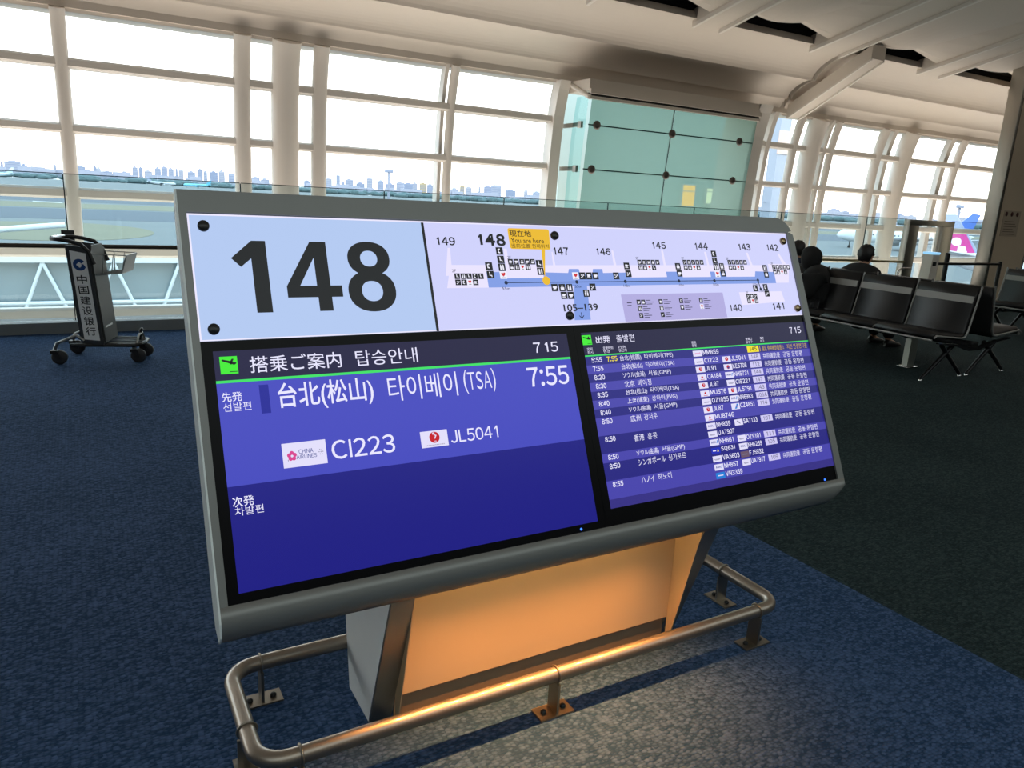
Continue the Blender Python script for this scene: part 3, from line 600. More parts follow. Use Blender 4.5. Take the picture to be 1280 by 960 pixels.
def glyph(mb, k, x, y, s):
    """simple white pictogram strokes: 0 couple, 1 handset, 2 cup, 3 lift, 4 seat, 5 stairs, 6 bowl"""
    h = s * 0.34
    def q(x0, x1, y0, y1): quad(mb, x + x0 * h, x + x1 * h, y + y0 * h, y + y1 * h, 0.0022, 1)
    if k == 0: q(-0.8, -0.2, -1, 0.4); q(-0.7, -0.3, 0.55, 1); q(0.2, 0.8, -1, 0.4); q(0.3, 0.7, 0.55, 1)
    elif k == 1: q(-0.7, -0.3, -0.8, 0.8); q(-0.3, 0.2, 0.45, 0.9); q(-0.3, 0.2, -0.9, -0.45)
    elif k == 2: q(-0.8, 0.4, -0.4, 0.6); q(0.4, 0.8, 0.0, 0.4); q(-0.9, 0.6, -0.85, -0.6)
    elif k == 3: q(-0.8, 0.8, -0.9, 0.1); q(-0.5, -0.2, 0.3, 0.8); q(0.2, 0.5, 0.3, 0.8)
    elif k == 4: q(-0.5, -0.1, -0.4, 0.5); q(-0.5, 0.6, -0.5, -0.2); q(0.3, 0.6, -0.95, -0.4); q(-0.55, -0.1, 0.6, 1)
    elif k == 5: q(-0.9, -0.3, -0.9, -0.5); q(-0.3, 0.2, -0.5, 0.0); q(0.2, 0.8, 0.0, 0.5); q(-0.7, -0.4, 0.0, 0.6)
    else: q(-0.9, 0.9, -0.2, 0.5); q(-0.6, 0.6, -0.6, -0.2); q(-0.9, 0.2, -0.95, -0.75)
def icons(name, lst, s):
    for i, t in enumerate(lst):
        mb = MB(); x, y = t[0], t[1]; h = s / 2
        if len(t) > 2:
            quad(mb, x - h, x + h, y - h, y + h, 0.0017, 1)
            poly(mb, [(x, y - h * 0.45), (x + h * 0.6, y + h * 0.2), (x + h * 0.55, y + h * 0.6), (x + h * 0.25, y + h * 0.7), (x, y + h * 0.45), (x - h * 0.25, y + h * 0.7), (x - h * 0.55, y + h * 0.6), (x - h * 0.6, y + h * 0.2)], 0.0022, 2)
            quad(mb, x - h * 0.5, x + h * 0.5, y - h * 0.8, y - h * 0.65, 0.0022, 0)
        else:
            quad(mb, x - h, x + h, y - h, y + h, 0.0017, 0); glyph(mb, (i * 3 + int(x * 40)) % 7, x, y, s)
        kpart(name, mb, [M_ink, M_wht, M_red], HDR)
icons('pier_pictogram', I1, 0.0158); icons('concourse_pictogram', I2, 0.0215); icons('legend_pictogram', I3, 0.0150)
mb = MB()
for t in I3[1:]:
    for j in range(3): quad(mb, t[0] + 0.012, t[0] + 0.012 + (0.018, 0.030, 0.022)[j], t[1] + 0.0045 - 0.006 * j, t[1] + 0.0065 - 0.006 * j, 0.0014)
quad(mb, 1.174, 1.192, 0.612, 0.6145, 0.0014); quad(mb, 1.174, 1.190, 0.604, 0.606, 0.0014)
kpart('legend_lines', mb, mat('legend_ink', (0.10, 0.09, 0.2, 1), 0.5), HDR)

# the two flight screens
M_bez = mat('screen_bezel_black', (0.003, 0.003, 0.004, 1), 0.3, spec=0.12)
def screen(xa, xb, bz):
    mb = MB(); mb.raw([PT(x, y, d) for d in (-0.01, 0.0) for x, y in [(xa, bz), (xb, bz), (xb, 0.5515), (xa, 0.5515)]], [(3, 2, 1, 0), (4, 5, 6, 7), (0, 1, 5, 4), (1, 2, 6, 5), (2, 3, 7, 6), (3, 0, 4, 7)])
    return kpart('flight_screen', mb, M_bez)
G_head = glow('screen_header', S(31, 28, 64), 1.0); G_row = glow('screen_row_blue', S(70, 74, 190), 1.0); G_low = glow('screen_low_blue', S(31, 30, 130), 1.0)
G_green = glow('screen_green', S(60, 225, 100), 1.0); G_icon = glow('screen_icon_green', S(66, 236, 50), 1.0); G_txt = glow('screen_text', S(232, 230, 255), 1.0); G_yel = glow('screen_yellow', S(246, 226, 40), 1.0)
G_rl = glow('screen_row_light', S(74, 70, 172), 1.0); G_rd = glow('screen_row_dark', S(42, 40, 128), 1.0); G_pl = glow('screen_plate', S(226, 222, 250), 1.0); G_small = glow('screen_navy', S(34, 38, 150), 1.0); G_g2 = glow('gate_plate', S(206, 200, 244), 1.0); G_gold = glow('screen_gold', S(214, 180, 60), 0.9)
def plane_icon(name, x0, x1, y0, y1, par):
    mb = MB(); quad(mb, x0, x1, y0, y1, 0.0012, 0); w_, h_ = x1 - x0, y1 - y0
    def q(pts): poly(mb, [(x0 + a * w_, y0 + b * h_) for a, b in pts], 0.0018, 1)
    q([(0.10, 0.80), (0.13, 0.74), (0.80, 0.50), (0.92, 0.56), (0.94, 0.62), (0.86, 0.66), (0.16, 0.84)]); q([(0.52, 0.64), (0.70, 0.86), (0.80, 0.84), (0.68, 0.60)]); q([(0.50, 0.62), (0.62, 0.52), (0.72, 0.56)]); q([(0.50, 0.10), (0.95, 0.10), (0.95, 0.14), (0.50, 0.14)])
    kpart(name, mb, [G_icon, M_ink], par)
LS = screen(-0.0265, 0.9665, -0.021)
def area(name, x0, x1, y0, y1, m_, par, d=0.0006):
    mb = MB(); quad(mb, x0, x1, y0, y1, d); return kpart(name, mb, m_, par)
area('header_field', 0, 0.94, 0.4615, 0.5288, G_head, LS); area('boarding_field', 0, 0.94, 0.2270, 0.4555, G_row, LS); area('next_field', 0, 0.94, 0, 0.2270, G_low, LS)
area('green_rule', 0, 0.94, 0.4555, 0.4615, G_green, LS, 0.0010); area('status_block', 0.0893, 0.1100, 0.3805, 0.4460, G_small, LS, 0.0010)
plane_icon('departure_icon', 0.0120, 0.0493, 0.4758, 0.5156, LS)
mb = Each('header_writing'); put_text(mb, '\u642d\u4e57\u3054\u6848\u5185', 0.0754, 0.2855, 0.4745, 0.5127, P1, 0, 0.004); put_text(mb, '\ud0d1\uc2b9\uc548\ub0b4', 0.3210, 0.4815, 0.4745, 0.5130, P1, 0, 0.0)
put_text(mb, '7', 0.8243, 0.8465, 0.4790, 0.5075, P1, 0, 0.005); put_text(mb, '15', 0.8610, 0.9042, 0.4790, 0.5075, P1, 0, 0.005); mb.flush(G_txt, LS)
mb = Each('first_departure_writing'); put_text(mb, '\u5148\u767a', 0.0079, 0.0512, 0.4130, 0.4345, P1, 0, 0.01); put_text(mb, '\uc120\ubc1c\ud3b8', 0.0091, 0.0685, 0.3915, 0.4108, P1, 0, 0.0); mb.flush(G_txt, LS)
mb = Each('destination_writing'); put_text(mb, '\u53f0\u5317(\u677e\u5c71)', 0.1287, 0.3542, 0.3800, 0.4470, P1, 0, 0.012); put_text(mb, '\ud0c0\uc774\ubca0\uc774', 0.3924, 0.5790, 0.3810, 0.4440, P1, 0, 0.0); put_text(mb, '(', 0.5985, 0.6090, 0.3830, 0.4460, P1); put_text(mb, 'TSA', 0.6110, 0.6790, 0.3925, 0.4395, P1); put_text(mb, ')', 0.6820, 0.6917, 0.3830, 0.4460, P1); mb.flush(G_txt, LS)
mb = MB(); put_text(mb, '7:55', 0.7905, 0.9238, 0.3855, 0.4390, P1, 0, 0.008); kpart('departure_time', mb, G_txt, LS)
mb = Each('flight_number'); put_text(mb, 'CI223', 0.2350, 0.3904, 0.2575, 0.3020, P1, 0, 0.004); put_text(mb, 'JL5041', 0.5394, 0.6752, 0.2615, 0.2940, P1, 0, 0.002); mb.flush(G_txt, LS)
mb = Each('next_departure_writing'); put_text(mb, '\u6b21\u767a', 0.0068, 0.0517, 0.1815, 0.2040, P1, 0, 0.01); put_text(mb, '\ucc28\ubc1c\ud3b8', 0.0097, 0.0700, 0.1625, 0.1812, P1); mb.flush(G_txt, LS)
M_pink = glow('logo_pink', S(226, 70, 150), 0.9); M_lred = glow('logo_red', S(206, 26, 40), 0.9); M_lblue = glow('logo_blue', S(36, 60, 150), 0.9); M_lcyan = glow('logo_cyan', S(40, 130, 220), 0.95); M_lgrey = glow('logo_grey', S(120, 120, 150), 0.9)
mb = MB(); quad(mb, 0.1233, 0.2231, 0.2518, 0.3074, 0.0012, 0)
for j in range(5):
    a = math.radians(90 + 72 * j); disc(mb, 0.1440 + 0.0062 * math.cos(a), 0.2775 + 0.0068 * math.sin(a), 0.0050, 0.0018 + j * 0.00005, 1, 12)
disc(mb, 0.1440, 0.2775, 0.0030, 0.0022, 0, 10); quad(mb, 0.1340, 0.1352, 0.2665, 0.2700, 0.0018, 3)
put_text(mb, 'CHINA', 0.1600, 0.1930, 0.2805, 0.2905, P1, 2); put_text(mb, 'AIRLINES', 0.1535, 0.2000, 0.2690, 0.2785, P1, 2)
for a in range(6): t = math.radians(60 * a); disc(mb, 0.2105 + 0.0045 * math.cos(t), 0.2800 + 0.006 * math.sin(t), 0.0012, 0.0018, 3, 6)
put_text(mb, '+', 0.2085, 0.2125, 0.2780, 0.2820, P1, 3)
kpart('first_airline_logo', mb, [G_pl, M_pink, M_lblue, M_lgrey], LS)
def crane(mb, cx, cy, r, red, white, d=0.0018):
    disc(mb, cx, cy, r, d, red, 24)
    poly(mb, [(cx - r * 0.10, cy + r * 0.95), (cx - r * 0.36, cy + r * 0.82), (cx - r * 0.30, cy + r * 0.45), (cx - r * 0.05, cy + r * 0.60)], d + 0.0005, white)
    poly(mb, [(cx + r * 0.10, cy + r * 0.95), (cx + r * 0.05, cy + r * 0.50), (cx + r * 0.45, cy + r * 0.35), (cx + r * 0.10, cy - r * 0.25), (cx - r * 0.12, cy - r * 0.25), (cx + r * 0.16, cy + r * 0.25), (cx - r * 0.12, cy + r * 0.50)], d + 0.0005, white)
mb = MB(); quad(mb, 0.4587, 0.5318, 0.2577, 0.2985, 0.0012, 0); crane(mb, 0.4955, 0.2815, 0.0140, 1, 0); put_text(mb, 'JAL', 0.4915, 0.5010, 0.2700, 0.2735, P2, 0, 0.01); put_text(mb, 'JAPAN AIRLINES', 0.4700, 0.5210, 0.2610, 0.2640, P1, 2); kpart('second_airline_logo', mb, [G_pl, M_lred, M_ink], LS)
M_led = glow('standby_led_blue', (0.03, 0.14, 1.0, 1), 3.0)
mb = MB(); mb.lathe([(0.0035, 0), (0.003, 0.0015), (0, 0.002)], PT(0.8824, -0.0124, 0.0), EN, 10); kpart('standby_led', mb, M_led, LS)

RS = screen(0.9670, 1.9485, -0.021)
RX0, RX1 = 0.9900, 1.9345
area('header_field', RX0, RX1, 0.4615, 0.5288, G_head, RS); area('green_rule', RX0, RX1, 0.4583, 0.4622, G_green, RS, 0.0010)
plane_icon('departure_icon', 0.9899, 1.0220, 0.4925, 0.5210, RS)
mb = Each('header_writing'); put_text(mb, '\u51fa\u767a', 1.0366, 1.0884, 0.4950, 0.5165, P1, 0, 0.012); put_text(mb, '\ucd9c\ubc1c\ud3b8', 1.1105, 1.1777, 0.4945, 0.5170, P1); put_text(mb, '7', 1.8498, 1.8640, 0.4895, 0.5110, P1, 0, 0.005); put_text(mb, '15', 1.8745, 1.9054, 0.4895, 0.5110, P1, 0, 0.005)
for a, b, x0, x1 in (('\u5b9a\u523b', '\uc815\uc2dc', 1.0005, 1.0196), ('\u5909\u66f4\u6642\u523b', '\ubcc0\uacbd', 1.0574, 1.0929), ('\u884c\u5148', '\ud589\uc120\uc9c0', 1.1118, 1.1414), ('\u4fbf\u540d', '\ud3b8\uba85', 1.3978, 1.4163), ('\u642d\u4e57\u53e3', '\ud0d1\uc2b9\uad6c', 1.6337, 1.6629), ('\u5099\u8003', '\ube44\uace0', 1.7003, 1.7177)):
    put_text(mb, a, x0, x1, 0.4755, 0.4843, P1); put_text(mb, b, x0, x1 - (0.014 if len(a) == 4 else 0), 0.4655, 0.4745, P1)
mb.flush(G_txt, RS)
P_ = 0.0255
ROWS = [(0, 1, 'd', '5:55', '\u53f0\u5317(\u6843\u5712)', 5, '\ud0c0\uc774\ubca0\uc774(TPE)', 0.111, [('MM859', 'peach', None, None, '145')]),
        (1, 1, 'l', '7:55', '\u53f0\u5317(\u677e\u5c71)', 5, '\ud0c0\uc774\ubca0\uc774(TSA)', 0.111, [('CI223', 'china', 'JL5041', 'crane', '148')]),
        (2, 1, 'd', '8:20', '\u30bd\u30a6\u30eb(\u91d1\u6d66)', 5.2, '\uc11c\uc6b8(GMP)', 0.088, [('JL91', 'crane', 'KE5708', 'swirl', '112')]),
        (3, 1, 'l', '8:30', '\u5317\u4eac', 2.4, '\ubca0\uc774\uc9d5', 0.050, [('CA184', 'bird', 'NH5731', 'ana', '144')]),
        (4, 1, 'd', '8:35', '\u53f0\u5317(\u677e\u5c71)', 5, '\ud0c0\uc774\ubca0\uc774(TSA)', 0.111, [('JL97', 'crane', 'CI9221', 'china', '147')]),
        (5, 1, 'l', '8:40', '\u4e0a\u6d77(\u6d66\u6771)', 5, '\uc0c1\ud558\uc774(PVG)', 0.098, [('MU576', 'bird', 'JL5791', 'crane', '143')]),
        (6, 1, 'd', '8:40', '\u30bd\u30a6\u30eb(\u91d1\u6d66)', 5.2, '\uc11c\uc6b8(GMP)', 0.088, [('OZ1055', 'pale', 'NH6983', 'ana', '106A')]),
        (7, 2, 'l', '8:50', '\u5e83\u5dde', 2.4, '\uad11\uc800\uc6b0', 0.050, [('JL87', 'crane', 'CZ4851', 'blue', '114'), ('MU8746', 'bird', None, None, None)]),
        (9, 2, 'd', '8:50', '\u9999\u6e2f', 2.4, '\ud64d\ucf69', 0.036, [('NH859', 'ana', 'SA7133', 'wing', '107'), ('UA7907', 'pale', None, None, None)]),
        (11, 1, 'l', '8:50', '\u30bd\u30a6\u30eb(\u91d1\u6d66)', 5.2, '\uc11c\uc6b8(GMP)', 0.088, [('NH861', 'ana', 'OZ9101', 'pale', '111')]),
        (12, 2, 'd', '8:50', '\u30b7\u30f3\u30ac\u30dd\u30fc\u30eb', 6.4, '\uc2f1\uac00\ud3ec\ub974', 0.068, [('SQ631', 'deep', 'NH6259', 'ana', '105'), ('VA5603', 'pale', 'FJ5932', 'brown', None)]),
        (14, 2, 'l', '8:55', '\u30cf\u30ce\u30a4', 3.1, '\ud558\ub178\uc774', 0.052, [('NH857', 'ana', 'UA7917', 'pale', '109'), ('VN3359', 'cyan', None, None, None)])]
M_brown = glow('logo_brown', S(120, 96, 120), 0.8); M_deep = glow('logo_deep_blue', S(40, 50, 190), 0.9)
def logo(mb, k, x0, y0, w_, h_):
    bgm = {'deep': 6, 'brown': 7, 'cyan': 4}.get(k, 2)
    quad(mb, x0, x0 + w_, y0, y0 + h_, 0.0013, bgm); cx, cy = x0 + w_ / 2, y0 + h_ / 2
    def q(a, b, c, d_, m): quad(mb, x0 + a * w_, x0 + b * w_, y0 + c * h_, y0 + d_ * h_, 0.0019, m)
    if k == 'crane': crane(mb, cx, cy + 0.001, h_ * 0.36, 3, 2, 0.0019)
    elif k == 'swirl':
        disc(mb, cx, cy, h_ * 0.34, 0.0018, 3, 16); poly(mb, [(cx - h_ * 0.3, cy - h_ * 0.05), (cx, cy - h_ * 0.34), (cx + h_ * 0.3, cy - h_ * 0.05), (cx + h_ * 0.1, cy + h_ * 0.05), (cx - h_ * 0.1, cy - h_ * 0.05)], 0.0022, 5)
    elif k == 'ana': put_text(mb, 'ANA', x0 + w_ * 0.12, x0 + w_ * 0.66, cy - h_ * 0.15, cy + h_ * 0.22, P2, 5, 0.03); poly(mb, [(x0 + w_ * 0.70, cy - h_ * 0.2), (x0 + w_ * 0.80, cy + h_ * 0.3), (x0 + w_ * 0.90, cy + h_ * 0.3), (x0 + w_ * 0.78, cy - h_ * 0.2)], 0.0022, 4)
    elif k == 'peach': put_text(mb, 'peach', x0 + w_ * 0.2, x0 + w_ * 0.8, cy - h_ * 0.2, cy + h_ * 0.2, P2, 8, 0.01)
    elif k == 'bird': poly(mb, [(cx - w_ * 0.15, cy - h_ * 0.1), (cx + w_ * 0.02, cy + h_ * 0.36), (cx + w_ * 0.1, cy + h_ * 0.1), (cx + w_ * 0.16, cy - h_ * 0.1)], 0.0019, 3); q(0.3, 0.75, 0.12, 0.2, 3)
    elif k == 'blue': poly(mb, [(x0 + w_ * 0.35, y0 + h_ * 0.1), (x0 + w_ * 0.6, y0 + h_ * 0.1), (x0 + w_ * 0.85, y0 + h_ * 0.9), (x0 + w_ * 0.65, y0 + h_ * 0.9)], 0.0019, 4); disc(mb, x0 + w_ * 0.62, cy, h_ * 0.12, 0.0022, 3, 10)
    elif k == 'wing': poly(mb, [(x0 + w_ * 0.25, cy + h_ * 0.25), (x0 + w_ * 0.4, cy + h_ * 0.3), (x0 + w_ * 0.72, cy - h_ * 0.3), (x0 + w_ * 0.55, cy - h_ * 0.2)], 0.0019, 9)
    elif k == 'deep': q(0.15, 0.5, 0.4, 0.6, 2); poly(mb, [(x0 + w_ * 0.6, cy - h_ * 0.2), (x0 + w_ * 0.8, cy - h_ * 0.2), (x0 + w_ * 0.74, cy + h_ * 0.3)], 0.0022, 1)
    elif k in ('brown', 'cyan'): q(0.2, 0.8, 0.42, 0.58, 2 if k == 'cyan' else 9)
    else: q(0.15, 0.8, 0.42, 0.5, 9); q(0.2, 0.7, 0.3, 0.36, 9)
RM = [G_txt, G_yel, G_pl, M_lred, M_lcyan, M_lblue, M_deep, M_brown, M_pink, M_lgrey, G_g2, M_ink, G_gold]
for (i, nl, tone, tm, jp, jw, kr, kw, fl) in ROWS:
    yt = 0.4583 - P_ * i; yb = yt - P_ * nl
    row = MB(); quad(row, RX0, RX1, yb, yt, 0.0006); rw = kpart('flight_row', row, G_rl if tone == 'l' else G_rd, RS)
    mb = Each('row_writing'); yl = 0.4395 - P_ * i + 0.0002
    wt = 0.0367
    put_text(mb, tm, 1.0095, 1.0095 + wt, yl, yl + 0.0148, P1, 0, 0.02)
    if i == 0: put_text(mb, '7:55', 1.0643, 1.1015, yl, yl + 0.0148, P1, 1, 0.02)
    yd = yl if nl == 1 or i != 9 else yl - 0.006
    put_text(mb, jp, 1.1112, 1.1112 + 0.0158 * jw, yd - 0.0032, yd + 0.0155, P1, 0, 0.004)
    put_text(mb, kr, 1.1112 + 0.0158 * jw + 0.0125, 1.1112 + 0.0158 * jw + 0.0125 + kw, yd - 0.0032, yd + 0.0155, P1)
    for j, (c1, l1, c2, l2, g) in enumerate(fl):
        y = yl - 0.0015 - P_ * j
        logo(mb.new('airline_logo'), l1, 1.3962, y - 0.0035, 0.0372, 0.0185); put_text(mb, c1, 1.4370, 1.4370 + (0.0139 if c1[0] == 'M' else 0.0122 if len(c1) > 4 else 0.0112) * len(c1) - 0.002, y, y + 0.0152, P1, 0, 0.016)
        if c2: logo(mb.new('airline_logo'), l2, 1.5147, y - 0.0035, 0.0358, 0.0190); put_text(mb, c2, 1.5528, 1.5528 + 0.0105 * len(c2), y, y + 0.0150, P1, 0, 0.016)
        if g:
            quad(mb.new('gate_plate'), 1.6322, 1.6855, y - 0.0030, y + 0.0175, 0.0013, 1 if i == 0 else 10); put_text(mb, g, 1.6590 - 0.0052 * len(g), 1.6590 + 0.0052 * len(g), y + 0.0008, y + 0.0142, P2, 11 if i == 0 else 9, 0.012)
            if i == 0:
                quad(mb.new('remark_mark'), 1.6900, 1.6925, y - 0.002, y + 0.0165, 0.0016, 12); put_text(mb, '\u9045\u5ef6 \u4f7f\u7528\u6a5f\u5230\u7740\u9045\u308c', 1.7000, 1.8050, y - 0.002, y + 0.0155, P1, 12); put_text(mb, '\uc9c0\uc5f0 \uc5f0\uacb0\ud3b8\uc9c0\uc5f0', 1.8200, 1.9180, y - 0.002, y + 0.0155, P1, 12)
            else:
                put_text(mb, '\u5171\u540c\u904b\u822a\u4fbf', 1.6981, 1.7782, y - 0.002, y + 0.0160, P1, 0); put_text(mb, '\uacf5\ub3d9 \uc6b4\ud56d\ud3b8', 1.7933, 1.8882, y - 0.002, y + 0.0160, P1, 0)
    mb.flush(RM, RS)
area('blank_row', RX0, RX1, 0.0256, 0.4583 - P_ * 16, glow('screen_row_blank', S(56, 50, 132), 1.0), RS)
mb = MB(); mb.lathe([(0.0035, 0), (0.003, 0.0015), (0, 0.002)], PT(1.873, -0.0147, 0.0), EN, 10); kpart('standby_led', mb, M_led, RS)

# pedestal
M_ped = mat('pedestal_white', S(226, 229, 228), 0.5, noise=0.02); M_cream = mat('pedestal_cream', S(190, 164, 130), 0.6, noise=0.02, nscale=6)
for xa, xb, nm in ((0.627, 0.690, 'l'), (1.700, 1.763, 'r')):
    o = kpart('pedestal_column', MB().prism([(1.782, 0.0), (1.626, 0.46), (1.600, 0.552), (1.640, 0.66), (1.80, 0.78), (2.03, 0.78), (2.0, 0.228), (1.961, 0.0)], 'x', xa, xb), M_ped); fix_normals(o)
    mb = MB(); mb.raw([(x, y, z) for (y, z) in ((1.776, 0.0), (1.620, 0.46), (1.594, 0.552), (1.602, 0.552), (1.629, 0.46), (1.785, 0.0)) for x in (xa - 0.001, xb + 0.001)], [(0, 1, 3, 2), (2, 3, 5, 4), (6, 7, 9, 8), (8, 9, 11, 10), (4, 5, 7, 6), (10, 11, 1, 0), (0, 2, 8, 10), (2, 4, 6, 8), (1, 11, 9, 3), (3, 9, 7, 5)])
    fix_normals(kpart('steel_edge', mb, M_steel, o))
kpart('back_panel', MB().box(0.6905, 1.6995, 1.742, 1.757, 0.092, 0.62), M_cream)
kpart('plinth', MB().box(0.694, 1.696, 1.7585, 1.768, 0.0, 0.20), mat('plinth_brushed_brown', S(150, 128, 108), 0.5, 0.55))
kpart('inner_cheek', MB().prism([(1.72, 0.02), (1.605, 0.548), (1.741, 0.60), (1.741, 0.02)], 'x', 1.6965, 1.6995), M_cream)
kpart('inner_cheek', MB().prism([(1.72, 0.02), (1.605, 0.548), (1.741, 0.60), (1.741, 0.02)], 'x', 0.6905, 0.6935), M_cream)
bar_ = kpart('downlight_bar', MB().box(0.6935, 1.6965, 1.585, 1.640, 0.556, 0.576), M_darkmetal)
M_lens = glow('downlight_lens', (1.0, 0.64, 0.26, 1), 150.0)
for j in range(9):
    x = 0.745 + j * 0.098
    kpart('lens', MB().lathe([(0.011, 0), (0.009, -0.004), (0.0, -0.006)], (x, 1.600, 0.556), (0, 0, 1), 12), M_lens, bar_)
    ld = bpy.data.lights.new('downlight', 'SPOT'); ld.energy = 11; ld.color = (1.0, 0.41, 0.11); ld.spot_size = math.radians(98); ld.spot_blend = 1.0; ld.shadow_soft_size = 0.006
    lo = bpy.data.objects.new('downlight', ld); COL.objects.link(lo); lo.parent = kiosk; lo.location = Vector((x, 1.600, 0.547)) - KC; lo.rotation_euler = (math.radians(-12), 0, 0)

# ------------------------------------------------------------------ guard rail bolted round the kiosk
rail = thing('guard_rail', 'low satin steel tube guard rail bolted to the carpet around the kiosk foot', 'guard rail', (1.19, 1.80, 0))
def rpart(name, mb, m_, par=None): return obj(name, mb, m_, par or rail, rail.location)
xa, xb, ya, yb, zr, rc = 0.285, 2.085, 1.592, 2.012, 0.128, 0.075
pts = []
for cx, cy, a0 in ((xb - rc, ya + rc, -90), (xb - rc, yb - rc, 0), (xa + rc, yb - rc, 90), (xa + rc, ya + rc, 180)):
    pts += [(cx + rc * math.cos(math.radians(a0 + a)), cy + rc * math.sin(math.radians(a0 + a)), zr) for a in range(0, 91, 15)]
rpart('tube', MB().tube(pts, 0.0225, 16, closed=True), M_tube)
M_bracket = mat('bracket_steel', S(150, 142, 130), 0.4, 1.0)
for (bx_, by_, ang) in ((1.135, ya, 0), (1.975, ya, 0), (0.385, ya, 0), (0.375, yb, 0), (xb, 1.86, 90), (xa, 1.735, 90)):
    c, s = math.cos(math.radians(ang)), math.sin(math.radians(ang))
    def T(p): return (bx_ + c * p[0] - s * p[1], by_ + s * p[0] + c * p[1], p[2])
    m_ = MB(); m_.box(-0.058, 0.058, -0.03, 0.03, 0.0005, 0.006); m_.v = [T(p) for p in m_.v]; br = rpart('bracket', m_, M_bracket)
    m_ = MB(); m_.box(-0.004, 0.004, -0.025, 0.025, 0.006, 0.106); m_.v = [T(p) for p in m_.v]; rpart('upright', m_, M_bracket, br)
    m_ = MB(); m_.tube([(0, 0.0245 * math.cos(a), zr + 0.0245 * math.sin(a)) for a in [2 * math.pi * q / 20 for q in range(20)]], 0.0035, 6, closed=True); m_.v = [T(p) for p in m_.v]; rpart('collar', m_, M_bracket, br)
    for sx_ in (-0.034, 0.034):
        m_ = MB().lathe([(0.009, 0.006), (0.009, 0.012), (0.005, 0.016), (0, 0.016)], (sx_, 0, 0), n=8); m_.v = [T(p) for p in m_.v]; rpart('bolt', m_, M_darkmetal, br)

# ------------------------------------------------------------------ luggage trolley
M_ad = mat('advert_white', S(236, 236, 234), 0.5); M_adf = mat('trolley_frame_dark', S(70, 72, 74), 0.45, 0.5); M_board = mat('trolley_board', S(66, 66, 64), 0.5, 0.2)
M_logo = mat('bank_blue', S(20, 66, 128), 0.5); M_tyre = mat('tyre_black', (0.02, 0.02, 0.022, 1), 0.6); M_wire = mat('wire_grey', S(150, 152, 150), 0.35, 0.9); M_plate = mat('basket_plate', S(120, 122, 122), 0.45, 0.4)
RZ = math.radians(-18)
tr = thing('luggage_trolley', 'airport luggage trolley with white bank advert panel and wire basket by the windows', 'luggage trolley', (-0.085, 7.035, 0), RZ)
def tpart(name, mb, m_, par=None): return obj(name, mb, m_, par or tr)
def side_u(z): return 0.118 - (z - 0.17) * 0.060 / 0.75          # rear edge of the leaning side panels
for v, near in ((-0.17, True), (0.17, False)):
    poly_ = [(side_u(0.17) + 0.0, 0.17), (side_u(0.17) + 0.165, 0.155), (side_u(0.92) + 0.165, 0.90), (side_u(0.92) + 0.13, 0.935), (side_u(0.92), 0.945)]
    o = tpart('side_panel', MB().prism(poly_, 'y', v - 0.012, v + 0.012), M_adf)
    if near:
        inn = [(side_u(0.2) + 0.028, 0.20), (side_u(0.2) + 0.142, 0.19), (side_u(0.9) + 0.142, 0.885), (side_u(0.9) + 0.028, 0.905)]
        ad = tpart('advert', MB().prism(inn, 'y', v - 0.0135, v - 0.0121), M_ad, o)
        def AP(x, z, d=0.0): return (x + side_u(z) + 0.085, v - 0.0142 - d, z)
        mb = MB(); cx, cz_, r = 0.0, 0.795, 0.046
        out_ = []; inn_ = []
        A = [35 + 290 * i / 28 for i in range(29)]
        vs = [AP(cx + r * math.cos(math.radians(a)), cz_ + r * math.sin(math.radians(a))) for a in A]
        def sqr(a):
            a = math.radians(a); k_ = 0.021 / max(abs(math.cos(a)) + abs(math.sin(a)), 1e-3) * 1.15; return AP(cx + k_ * math.cos(a), cz_ + k_ * math.sin(a))
        vs2 = [sqr(a) for a in A]
        mb.raw(vs + vs2, [(i, i + 1, 29 + i + 1, 29 + i) for i in range(28)])
        mb.raw([AP(0.016, 0.775, 0.0002), AP(0.046, 0.770, 0.0002), AP(0.030, 0.800, 0.0002), AP(0.014, 0.800, 0.0002)], [(0, 1, 2, 3)])
        tpart('bank_emblem', mb, M_logo, o)
        mb = MB()
        for i, ch in enumerate('\u4e2d\u56fd\u5efa\u8bbe\u94f6\u884c'):
            z1 = 0.715 - i * 0.083; put_text(mb, ch, -0.037, 0.037, z1 - 0.068, z1, lambda x, z: AP(x, z), 0, 0.012)
        tpart('bank_writing', mb, M_dark, o)
mb = MB(); mb.raw([(side_u(z) + 0.165 + d, v, z) for d in (0, 0.012) for v, z in ((-0.16, 0.17), (0.16, 0.17), (0.16, 0.90), (0.12, 0.945), (-0.12, 0.945), (-0.16, 0.90))], [(5, 4, 3, 2, 1, 0), (6, 7, 8, 9, 10, 11)] + [(i, (i + 1) % 6, 6 + (i + 1) % 6, 6 + i) for i in range(6)])
fix_normals(tpart('front_board', mb, M_board))
mb = MB(); mb.box(side_u(0.29) + 0.178, side_u(0.29) + 0.180, -0.12, 0.06, 0.285, 0.30); tpart('board_sticker', mb, M_ad)
h_ = []
for v, sgn in ((-0.17, 1), (0.17, -1)):
    seg = [(side_u(0.80) + 0.19, v, 0.80), (side_u(0.90) + 0.16, v, 0.90), (side_u(0.94) + 0.11, v, 0.955), (side_u(0.95) + 0.03, v, 0.975), (side_u(0.95) - 0.05, v * 0.98, 0.985), (side_u(0.95) - 0.10, v * 0.8, 0.985)]
    h_ += seg if sgn == 1 else seg[::-1]
tpart('handle', MB().tube(h_, 0.016, 10), M_darkmetal)
tpart('grip', MB().tube([(side_u(0.95) - 0.104, -0.12, 0.986), (side_u(0.95) - 0.108, 0, 0.987), (side_u(0.95) - 0.104, 0.12, 0.986)], 0.019, 10), M_chrome)
